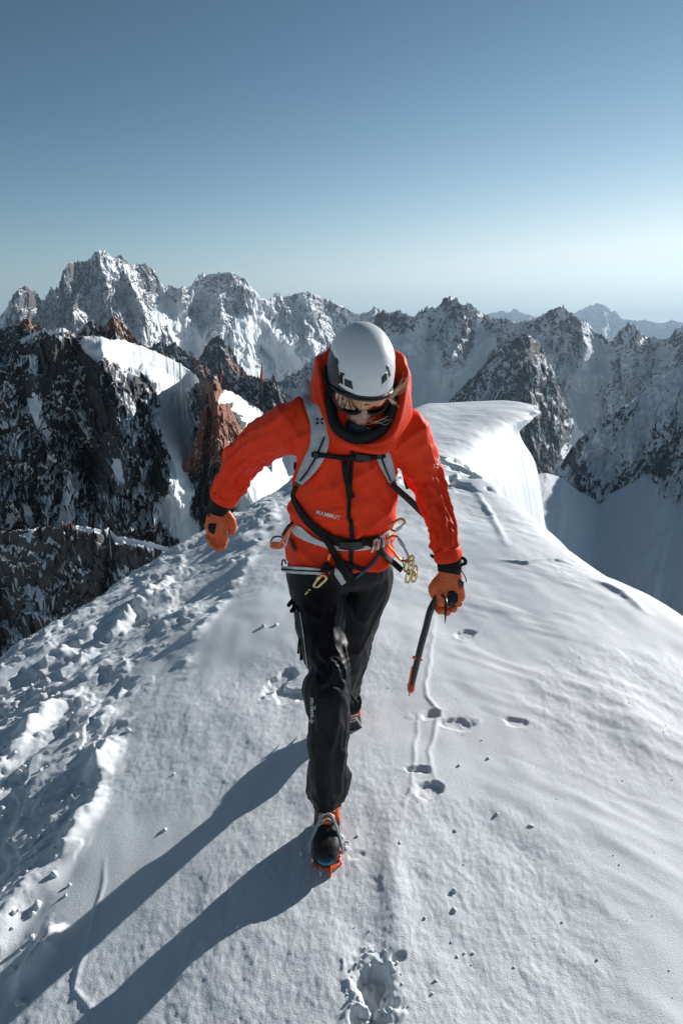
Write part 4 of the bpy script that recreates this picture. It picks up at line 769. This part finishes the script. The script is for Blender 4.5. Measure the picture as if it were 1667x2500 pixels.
    for i in range(4): strand([z1p(590 + rng.uniform(-30, 30), 832, 2.035), z1p(650, 862 + rng.uniform(-14, 8), 2.02), z1p(705, 878 + rng.uniform(-8, 10), 2.015), z1p(760, 868 + rng.uniform(-30, 10), 2.02)], .0006, .003)
    kid(pymesh('hair', join(hp_[:n_side]), M['hair'], None)); kid(pymesh('hair_wisps', join(hp_[n_side:]), M['hair'], None))
    # ---- gloves
    def glove(hd, cuffpts, scale):
        pr, q = hand(**hd, s=scale, fat=.0048); V, Fc = fuse(pr, .0019, 3)
        n = vnormals(V, Fc); V = V + n * (.0011 * (1 - 2 * np.abs(pn(V[:, 0] * 60 + V[:, 2] * 20, V[:, 2] * 75, 0, 71))))[:, None]
        g = kid(mesh_np('glove', V, Fc, M['glove'])); return g, q, BVHTree.FromPolygons(V.tolist(), np.asarray(Fc).tolist())
    gR, qR, bR = glove(HR, None, 1.02); gL, qL, bL = glove(HL, None, 1.03)
    z3 = lambda a, b: ((900 + a / 5.113) / K, (1100 + b / 5.113) / K); z2 = lambda a, b: ((480 + a / 4.9) / K, (960 + b / 4.9) / K)
    patch('knuckle_pad', [z3(990, 1760), (z3(1060, 1750)), z3(1110, 1800), z3(1112, 1880), z3(1080, 1935), z3(1030, 1955), z3(975, 1940), z3(945, 1860), z3(985, 1820)], M['web'], gL, off=.003, bvh=bL, dens=3)
    patch('wrist_tab', [z3(1125, 1620), z3(1150, 1600), z3(1185, 1640), z3(1180, 1700), z3(1150, 1720), z3(1122, 1680)], M['foam'], gL, off=.004, bvh=bL, dens=3)
    patch('knuckle_pad', [z2(150, 1560), z2(235, 1560), z2(228, 1620), z2(205, 1690), z2(150, 1660), z2(135, 1600)], M['web'], gR, off=.003, bvh=bR, dens=3)
    patch('wrist_tab', [z2(120, 1390), z2(140, 1385), z2(160, 1470), z2(140, 1485), z2(125, 1450)], M['foam'], gR, off=.004, bvh=bR, dens=3)
    # ---- boots with crampons
    gz = float(snow_z(*[np.array([q]) for q in P(750, 1980, 1.88)[:2]])[0]) if 'snow' not in SKIP else 0.0
    def boot(ankle, fd, upd, sc, full=True):
        fd = Vector(fd).normalized(); upd = Vector(upd); upd = (upd - fd * upd.dot(fd)).normalized(); sd = fd.cross(upd)
        Q = lambda a, b, c: ankle + (fd * a + sd * b + upd * c) * sc     # forward, side, up ; sole at c=-.105
        def L(secs, power=2.3, seg=28):
            C = np.array([tuple(Q(a, b, (lo + hi) / 2)) for a, b, w_, lo, hi in secs]); S_ = np.array([tuple(sd * w_ * sc) for a, b, w_, lo, hi in secs]); N_ = np.array([tuple(upd * (hi - lo) / 2 * sc) for a, b, w_, lo, hi in secs])
            r = crom(np.hstack([C, S_, N_]), 40); return loft(r[:, :3], r[:, 3:6], r[:, 6:9], seg, power)
        foot = L([(-.085, 0, .022, -.10, -.02), (-.075, 0, .036, -.105, .01), (-.04, 0, .041, -.105, .04), (.0, 0, .040, -.105, .045), (.04, 0, .042, -.105, .015), (.08, .0, .047, -.105, -.015), (.12, .002, .051, -.105, -.030), (.155, .002, .047, -.105, -.042), (.180, .001, .036, -.103, -.058), (.190, 0, .018, -.098, -.070)])
        shaft = loft(*(lambda C: (C, np.array([tuple(sd * .046 * sc)] * len(C)), np.array([tuple(fd * w_ * sc) for w_ in (.052, .052, .054, .056)])))(np.array([tuple(Q(-.012 + .004 * i, 0, c)) for i, c in enumerate((-.03, .03, .075, .12))])), 28)
        V, Fc = fuse([foot, shaft], .003, 4); n = vnormals(V, Fc); V = V + n * (.0012 * fbm(V[:, 0] * 40, V[:, 2] * 40 + V[:, 1] * 20, 0, 3, 77))[:, None]
        b = kid(mesh_np('boot', V, Fc, M['boot']))
        for a in (0, 1): # coloured tongue and side panels laid over the boot
            s_ = (-1, 1)[a]
            part('side_panel', L([(-.05, s_ * .012, .034, -.03, .055), (-.01, s_ * .011, .034, -.03, .085), (.03, s_ * .012, .032, -.04, .040), (.065, s_ * .014, .032, -.06, .002)]), (M['orange'], M['brown'])[a] if full else M['orange'], b)
        part('tongue', L([(.0, 0, .022, .03, .105), (.03, 0, .022, .0, .060), (.060, 0, .021, -.03, .020), (.085, 0, .018, -.05, -.002)]), M['orange'], b)
        ls = []
        for i in range(5):
            a = .030 + i * .013; c = .052 - i * .0125; ls.append(chain([Q(a, -.028, c - .014), Q(a + .004, 0, c + .006), Q(a + .002, .028, c - .014)], [.0018] * 3, 14, 8)); ls.append(chain([Q(a + .01, .026, c - .020), Q(a + .004, 0, c + .004), Q(a - .006, -.026, c - .014)], [.0018] * 3, 14, 8))
        part('laces', join(ls), M['print_'], b)
        cr2 = hang(pymesh('crampon', join([L([(.07, 0, .046, -.118, -.106), (.12, 0, .052, -.118, -.106), (.16, 0, .047, -.118, -.106), (.185, 0, .030, -.118, -.108)]), L([(-.08, 0, .030, -.116, -.106), (-.05, 0, .038, -.116, -.106), (-.02, 0, .034, -.116, -.106)]), chain([Q(-.03, 0, -.110), Q(.08, 0, -.110)], [.008, .008], 8, 8)]), M['orange'], None), b)
        for (a, s_, ln, fwa) in ((.178, -.016, .026, .030), (.178, .016, .026, .030), (.150, -.044, .028, .010), (.150, .044, .028, .010), (.115, -.048, .034, .0), (.115, .048, .034, .0), (.085, -.044, .032, 0), (.085, .044, .032, 0), (-.03, -.032, .032, 0), (-.03, .032, .032, 0), (-.07, -.026, .032, 0), (-.07, .026, .032, 0)):
            o = hang(pymesh('point', chain([Q(a, s_, -.104), Q(a + fwa * .6, s_ * 1.03, -.118), Q(a + fwa, s_ * 1.05, -.118 - ln)], [.0045, .0040, .0010], 10, 6), M['metal'] if s_ > 0 or a < .1 else M['orange'], None), b)
        part('toe_bail', chain([Q(.125, -.054, -.104), Q(.130, -.054, -.075), Q(.105, -.040, -.034), Q(.075, -.020, .002), Q(.066, 0, .010), Q(.075, .020, .002), Q(.105, .040, -.034), Q(.130, .054, -.075), Q(.125, .054, -.104)], [.0048] * 9, 60, 10), M['steel'], b)
        part('bail_strap', chain([Q(.060, .016, .010), Q(.030, .040, .012), Q(-.01, .050, .0), Q(-.06, .040, -.03)], [.005] * 4, 24, 8, .5), M['steel'], b)
        part('toe_bar', chain([Q(.150, -.040, -.072), Q(.182, -.022, -.078), Q(.191, 0, -.080), Q(.182, .022, -.078), Q(.150, .040, -.072)], [.0055, .0065, .007, .0065, .0055], 30, 10), M['blue'], b)
        for s_ in (-1, 1): part('strap_web', chain([Q(.0, s_ * .020, .075), Q(.03, s_ * .010, .062), Q(.062, s_ * .004, .014)], [.007, .007, .006], 16, 8, .4), M['orange'], b)
        return b, Q
    bRt, QR = boot(Vector((P(752, 1826, 2.035).x, 2.035, gz + .132)), (-.02, -1, -.04), (0, -.10, 1), .98)
    bLt, QL = boot(P(803, 1612, 2.70), (.10, -.50, -.86), (.05, -.86, .50), .98, False)
    # ---- trouser details
    z5 = lambda a, b: ((680 + a / 5.6) / K, (1380 + b / 5.6) / K); z6 = lambda a, b: ((700 + a / 4.705) / K, (1650 + b / 4.705) / K)
    x0, y0 = z6(304, 480); lettering('leg_lettering', 'GORE-TEX', x0, y0, 9.0, R(-90), M['print_'], trousers); x0, y0 = z6(331, 388); lettering('leg_lettering', 'PRO', x0, y0, 4.6, R(-90), M['print_'], trousers)
    d0 = z6(287, 515); ptz = lambda r: [(d0[0] + r, d0[1]), (d0[0], d0[1] + r * 1.15), (d0[0] - r, d0[1]), (d0[0], d0[1] - r * 1.15)]
    patch('diamond_emblem', ptz(5.2), M['print_'], trousers, .0016, dens=3); patch('diamond_emblem', ptz(3.7), M['web'], trousers, .0030, dens=3); patch('diamond_emblem', ptz(1.9), M['print_'], trousers, .0044, dens=3)
    strap('side_zip', [(688, 1405, 2.2), (694, 1440, 2.2), (700, 1490, 2), (705, 1530, 2)], M['metal'], trousers, off=.001, thick=.001)
    for a, b, Y in (((160, 520), (180, 480), 2.24), ((200, 600), (215, 570), 2.2)):
        p1, p2 = z5(*a), z5(*b); part('zip_pull', chain([P(p2[0] + 2, p2[1] - 2, Y), P(*p1, Y - .02), P(p1[0] - 4, p1[1] + 5, Y - .03)], [.006, .0075, .007]), M['web'], trousers)
    part('zip_pull', chain([P(*z5(290, 1000), 2.1), P(*z5(275, 1080), 2.09), P(*z5(270, 1200), 2.09)], [.004, .003, .004]), M['web'], trousers)
    part('zip_pull', chain([P(*z5(295, 1010), 2.1), P(*z5(300, 1130), 2.09), P(*z5(310, 1290), 2.08)], [.003, .003, .005]), M['web'], trousers)
    part('zip_pull', chain([P(*z5(990, 1780), 1.98), P(*z5(1030, 1830), 1.97), P(*z5(1070, 1880), 1.97)], [.004, .005, .006]), M['web'], trousers)
    # ================================================================== backpack
    pack = empty('backpack', P(800, 1100, 2.42), 'grey climbing backpack carried on the climber\'s back by pale grey shoulder straps', 'backpack')
    pk = loft(*(lambda r: (r[:, :3], r[:, 3:4] * np.array([[1, 0, 0]]), r[:, 4:5] * np.array([[0, 1, 0]])))(crom([(.0, 2.44, .98, .10, .07), (.0, 2.45, 1.02, .125, .10), (.0, 2.45, 1.2, .135, .12), (.01, 2.44, 1.38, .13, .115), (.01, 2.42, 1.50, .115, .10), (.01, 2.40, 1.56, .085, .06)], 50)), 40, 3.2)
    V = pk[0]; V = V + .006 * np.stack([pn(V[:, 1] * 12, V[:, 2] * 9, 0, 81), 0 * V[:, 0], 0 * V[:, 0]], 1)
    part('pack_body', (V, pk[1]), M['grey'], pack)
    part('top_loop', chain([P(722, 925, 2.26), P(712, 905, 2.30), P(708, 885, 2.36), P(716, 872, 2.40)], [.012, .016, .016, .012], 20, 12, .5), M['grey'], pack)
    part('lid', ell((0.01, 2.42, 1.53), (.13, .13, .055)), M['grey'], pack)
    s1 = strap('shoulder_strap', [z1(292, 650) + (30,), z1(298, 715) + (34,), z1(335, 800) + (40,), z1(362, 880) + (43,), z1(366, 980) + (43,), z1(350, 1080) + (42,), z1(300, 1180) + (40,), z1(245, 1265) + (30,), z1(205, 1325) + (18,)], M['grey'], pack, off=.006, thick=.007, soft=10, bulge=.004)
    s2 = strap('shoulder_strap', [z1(790, 1010) + (34,), z1(805, 1050) + (35,), z1(828, 1120) + (33,), z1(858, 1200) + (30,), z1(886, 1270) + (23,), z1(898, 1318) + (17,)], M['grey'], pack, off=.006, thick=.007, soft=10, bulge=.004)
    SB = []
    for s_ in (s1, s2): bm = bmesh.new(); bm.from_mesh(s_.data); SB.append((np.array([tuple(v.co) for v in bm.verts]), [tuple(v.index for v in f.verts) for f in bm.faces])); bm.free()
    SBV = BVHTree.FromPolygons(*(lambda q: (q[0].tolist(), q[1]))(join(SB + [(jacketV, np.asarray(jacketF)), (trouV, np.asarray(trouF))])))
    cross(*z1(362, 868), 11.5, M['web'], pack, SBV)
    strap('strap_cord', [z1(398, 985) + (3.6,), z1(362, 1070) + (4,), z1(330, 1140) + (4,), z1(270, 1240) + (4,), z1(215, 1310) + (4,)], M['web'], pack, off=.001, thick=.003, bvh=SBV)
    strap('strap_cord', [z1(790, 1055) + (3.6,), z1(810, 1120) + (4,), z1(840, 1200) + (4,), z1(885, 1310) + (4,)], M['web'], pack, off=.001, thick=.003, bvh=SBV)
    strap('chest_strap', [z1(302, 1115) + (12,), z1(420, 1125) + (11,), z1(560, 1140) + (12,), z1(720, 1138) + (12,), z1(846, 1125) + (10,)], M['web'], pack, off=.003, thick=.004, bvh=SBV, soft=12)
    strap('buckle', [z1(628, 1140) + (19,), z1(680, 1140) + (21,), z1(735, 1138) + (18,)], M['foam'], pack, off=.008, thick=.007, bvh=SBV)
    for a in (335, 800): strap('slider', [z1(a - 14, 1118) + (17,), z1(a + 18, 1122) + (17,)], M['foam'], pack, off=.008, thick=.004, bvh=SBV)
    strap('hanging_webbing', [z1(548, 1165) + (15,), z1(552, 1250) + (14,), z1(572, 1350) + (13,), z1(595, 1440) + (18,)], M['web'], pack, off=.009, thick=.002, bvh=SBV)
    for a, b in (((210, 1290), (195, 1345)), ((885, 1300), (912, 1345))): strap('buckle', [z1(*a) + (15,), z1(*b) + (14,)], M['foam'], pack, off=.006, thick=.008, n=8); strap('ladder_bar', [z1(a[0] - 8, (a[1] + b[1]) / 2 - 8) + (2.4,), z1(a[0] + 14, (a[1] + b[1]) / 2 + 14) + (2.4,)], M['metal'], pack, off=.016, thick=.002, n=6)
    z4 = lambda a, b: ((640 + a / 3.733) / K, (1180 + b / 3.733) / K)
    strap('hip_webbing', [z1(185, 1345) + (9,), z1(163, 1400) + (8,), z4(285, 150) + (11,), z4(318, 215) + (14,), z4(385, 315) + (18,), z4(470, 400) + (20,), z4(570, 480) + (20,), z4(700, 528) + (18,), z4(820, 548) + (16,), z4(940, 540) + (16,), z4(1075, 497) + (13,)], M['web'], pack, off=.006, thick=.003, soft=8)
    strap('hip_webbing', [z4(900, 520) + (13,), z4(1000, 560) + (14,), z4(1100, 640) + (14,), z4(1190, 720) + (14,), z4(1275, 795) + (14,)], M['web'], pack, off=.012, thick=.003, soft=8)
    strap('hip_webbing', [z4(540, 470) + (12,), z4(610, 560) + (14,), z4(670, 660) + (17,), z4(730, 770) + (19,), z4(790, 860) + (16,)], M['web'], pack, off=.012, thick=.003, soft=8)
    z3w = lambda a, b, w_: z3(a, b) + (w_,)
    strap('compression_webbing', [z3w(285, 420, 14), z3w(420, 540, 15), z3w(540, 650, 15), z3w(660, 770, 15), z3w(760, 860, 15)], M['web'], pack, depth=[2.12, 2.18, 2.24, 2.30, 2.36])
    strap('compression_webbing', [z3w(425, 235, 8), z3w(455, 360, 9), z3w(488, 480, 9)], M['web'], pack, depth=[2.32, 2.32, 2.32])
    strap('compression_webbing', [z1(182, 1170) + (5,), z1(186, 1215) + (9,), z1(195, 1260) + (4,)], M['web'], pack, depth=[2.34, 2.34, 2.34])
    # ================================================================== harness
    har = empty('climbing_harness', P(780, 1262, 2.3), 'white climbing harness buckled round the climber\'s waist and thighs over the red jacket hem', 'harness')
    strap('waist_belt', [z4(288, 405) + (18,), z4(330, 440) + (24,), z4(420, 500) + (17,), z4(520, 545) + (12,), z4(640, 585) + (11,), z4(780, 597) + (9,), z4(950, 585) + (11,), z4(1060, 520) + (12,), z4(1140, 465) + (12,), z4(1200, 430) + (9,)], M['white'], har, off=.003, thick=.005, soft=8)
    strap('belt_buckle', [z4(700, 565) + (18,), z4(820, 572) + (21,), z4(915, 560) + (17,)], M['foam'], har, off=.009, thick=.006, soft=8)
    for y_ in (0, 34): strap('leg_loop', [z4(172, 765 + y_ * .7) + (5,), z4(250, 772 + y_ * .9) + (8,), z4(350, 777 + y_) + (8,), z4(450, 782 + y_) + (7,), z4(545, 790 + y_) + (6,)], M['white'], har, off=.010, thick=.003, soft=8)
    strap('leg_loop', [z4(176, 782) + (4,), z4(350, 795) + (3,), z4(545, 806) + (3,)], M['web'], har, off=.015, thick=.002, soft=8)
    strap('loop_tail', [z4(655, 775) + (9,), z4(690, 830) + (14,), z4(745, 918) + (13,)], M['white'], har, off=.012, thick=.002, soft=6)
    strap('tie_in_loop', [z4(740, 735) + (9,), z4(830, 760) + (11,), z4(935, 795) + (9,)], M['web'], har, off=.010, thick=.004, soft=6)
    strap('tie_in_loop', [z4(1110, 590) + (6,), z4(1010, 730) + (7,), z4(930, 800) + (7,), z4(850, 870) + (5,)], M['navy'], har, off=.006, thick=.004, soft=6)
    strap('tie_in_loop', [z4(620, 640) + (8,), z4(600, 710) + (6,)], M['copper'], har, off=.016, thick=.004, n=8)
    strap('hanging_cord', [z4(250, 500) + (5,), z4(275, 580) + (5,), z4(300, 620) + (6,)], M['navy'], har, off=.008, thick=.004, n=10)
    for a, b, r_ in ((560, 760, .016), (600, 790, .012), (545, 795, .012)): p = P(*z4(a, b), 2.16); part('knot', chain([p, p + Vector((.012, -.004, .006)), p + Vector((.016, .004, -.012))], [r_ * .6, r_ * .7, r_ * .5]), M['web'], har)
    for k in range(7):
        a = z4(1020 + k * 22, 545 - k * 14); b = z4(1000 + k * 26, 625 - k * 12); part('gear_sling', chain([P(*a, 2.13), P((a[0] + b[0]) / 2 + 1, (a[1] + b[1]) / 2, 2.11), P(*b, 2.13)], [.0035] * 3, 12, 8), (M['print_'], M['copper'], M['print_'], M['navy'])[k % 4], har)
    part('gear_loop', chain([P(*z4(300, 350), 2.22), P(*z4(262, 420), 2.20), P(*z4(230, 500), 2.20), P(*z4(215, 570), 2.21)], [.003] * 4, 24, 8), M['print_'], har)
    part('gear_loop', chain([P(*z4(180, 750), 2.2), P(*z4(185, 705), 2.19), P(*z4(205, 700), 2.19), P(*z4(215, 730), 2.2)], [.003] * 4, 24, 8), M['darkm'], har)
    # ================================================================== gear hanging from the harness
    def wire(pts, r, mat, parent, name, n=60, closed=False, flat=1.0):
        if closed: pts = list(pts) + [pts[0]]
        return part(name, chain(pts, [r] * len(pts), n, 10, flat), mat, parent)
    def carabiner(label, top, bot, bend, Y, mat, gate):
        a, b = P(*z4(*top), Y), P(*z4(*bot), Y); ax = b - a; L = ax.length; ax.normalize(); sd = ax.cross(Vector((0, 1, 0))).normalized() * bend
        c = empty('carabiner', a, label, 'carabiner', 'carabiners on the harness'); q = lambda u, v: a + ax * u * L + sd * v * L
        wire([q(.10, -.05), q(.0, .10), q(.02, .28), q(.14, .38), (q(.5, .33)), q(.86, .27), q(.98, .17), q(1.0, .02), q(.90, -.04)], .0042, mat, c, 'spine', 70)
        wire([q(.12, -.05), q(.5, -.06), q(.88, -.04)], .0040, gate, c, 'gate', 16); wire([q(.22, -.055), q(.50, -.06)], .0062, gate, c, 'screw_sleeve', 10)
    carabiner('orange carabiner at the climber\'s left hip, upper one tilted up and away', (1195, 440), (1300, 350), 1.35, 2.13, M['copper'], M['print_'])
    carabiner('long orange carabiner at the climber\'s left hip that holds the gold nuts', (1205, 470), (1335, 690), -1, 2.10, M['copper'], M['steel'])
    carabiner('gold carabiner hanging on the black right thigh of the climber', (550, 830), (470, 935), 1, 2.10, M['gold'], M['gold'])
    ch = empty('chain', P(*z4(430, 970), 2.09), 'short row of small gold links below the gold carabiner', 'chain')
    for k, (a, b) in enumerate(((430, 970), (412, 990), (398, 1005))): part('link', ell(tuple(P(*z4(a, b), 2.09)), (.004, .004, .004), None, 10), M['gold'], ch)
    nut = empty('belay_device', P(*z3(520, 1500), 2.08), 'gold metal belay device dangling beside the red jacket from an orange carabiner', 'belay device')
    for (a, b, Y, tl_) in ((470, 1450, 2.07, 0), (525, 1440, 2.06, .1), (575, 1500, 2.09, .15), (530, 1375, 2.10, .1), (490, 1590, 2.06, .05), (565, 1580, 2.08, 0)):
        c = P(*z3(a, b), Y); w_, h_ = (.0075, .017); s_ = Vector((1, .2, tl_)).normalized(); u_ = Vector((.1, 0, 1)).normalized()
        wire([c + s_ * w_ * math.cos(t) + u_ * h_ * math.sin(t) for t in np.linspace(0, 2 * math.pi, 13)[:-1]], .0036, M['gold'], nut, 'plate', 40, True)
    wire([P(*z3(430, 1330), 2.08), P(*z3(425, 1400), 2.06), P(*z3(455, 1490), 2.05), P(*z3(500, 1550), 2.05), P(*z3(495, 1450), 2.06), P(*z3(495, 1360), 2.08)], .0013, M['web'], nut, 'cable', 50)
    pu = empty('pulley', P(*z4(120, 570), 2.2), 'orange pulley device hanging off the climber\'s right hip against the snow', 'pulley')
    c = P(*z4(120, 568), 2.20); rot = Matrix.Translation(c) @ Matrix.Rotation(R(-12), 4, 'Y')
    part('cheek_plate', chain([c + Vector((-.010, 0, .002)), c + Vector((.010, 0, 0)), c + Vector((.022, 0, 0))], [.013, .0125, .010], 16, 20, .35), M['orange'], pu)
    for a, b in ((103, 580), (190, 575)): part('rivet', ell(tuple(P(*z4(a, b), 2.19)), (.0035, .0035, .0035), None, 10), M['metal'], pu)
    wire([P(*z4(75, 530), 2.20), P(*z4(110, 490), 2.20), P(*z4(170, 487), 2.20), P(*z4(205, 520), 2.20)], .0028, M['darkm'], pu, 'rim', 24)
    wire([P(*z4(160, 560), 2.185), P(*z4(215, 480), 2.185), P(*z4(268, 395), 2.185)], .0042, M['copper'], pu, 'handle', 16); wire([P(*z4(185, 470), 2.19), P(*z4(230, 400), 2.19), P(*z4(275, 360), 2.20)], .0045, M['darkm'], pu, 'locking_bar', 16)
    # ================================================================== ice axe held by its head
    axe = empty('ice_axe', P(1010, 1366, 2.05), 'black ice axe with orange tip held head-up in the climber\'s left glove', 'ice axe')
    part('shaft', chain([P(1018, 1350, 2.06), P(1004, 1372, 2.07), P(988, 1402, 2.09), P(978, 1440, 2.12), (P(966, 1484, 2.16)), P(955, 1530, 2.20), P(944, 1574, 2.24)], [.0115] * 7, 70, 18, 1.3), M['foam'], axe)
    part('grip_rest', chain([P(949, 1510, 2.18), P(960, 1511, 2.17), P(968, 1516, 2.165)], [.006, .0075, .004], 12, 10, .5), M['orange'], axe)
    part('grip_trim', chain([P(946, 1532, 2.19), P(941, 1560, 2.215), P(939, 1572, 2.22)], [.003, .0035, .003], 12, 8), M['orange'], axe)
    part('spike_cap', chain([P(944, 1572, 2.235), P(943, 1586, 2.225)], [.0145, .0125], 10, 18), M['orange'], axe)
    part('spike', chain([P(942, 1586, 2.23), P(940, 1594, 2.225), P(939, 1599, 2.22)], [.0055, .004, .0015], 10, 8), M['metal'], axe)
    part('adze', chain([P(1012, 1368, 2.06), P(1022, 1372, 2.10), P(1030, 1372, 2.13)], [.010, .010, .010], 12, 10, .4), M['darkm'], axe)
    part('pick', chain([P(1014, 1366, 2.05), P(1023, 1376, 1.985), P(1023.5, 1392, 1.955), P(1022.5, 1412, 1.94), P(1021.5, 1432, 1.93)], [.006, .0055, .0048, .0032, .0008], 40, 10, .8), M['darkm'], axe)
    wire([P(1052, 1300, 2.05), P(1060, 1312, 2.03), P(1068, 1326, 2.02), P(1070, 1336, 2.03)], .0018, M['web'], axe, 'leash', 20)
# ------------------------------------------------------------------ haze
if 'haze' not in SKIP:
    bm = bmesh.new(); bmesh.ops.create_cube(bm, size=1, matrix=Matrix.Translation((0, 0, 175)) @ Matrix.Diagonal((144000, 144000, 2652, 1)))
    hz = bpy.data.meshes.new('haze'); bm.to_mesh(hz); bm.free()
    hm = bpy.data.materials.new('thin_air'); hm.use_nodes = True; hn = hm.node_tree; hn.nodes.clear()
    ho = hn.nodes.new('ShaderNodeOutputMaterial'); hv = hn.nodes.new('ShaderNodeVolumePrincipled'); hn.links.new(hv.outputs[0], ho.inputs['Volume'])
    hv.inputs['Color'].default_value = (0.54, 0.74, 0.92, 1); hv.inputs['Density'].default_value = 2.6e-5; hv.inputs['Anisotropy'].default_value = 0.2
    hz.materials.append(hm); tag(link(bpy.data.objects.new('haze', hz)), 'thin blue mountain air fading the far peaks', 'haze', kind='stuff')
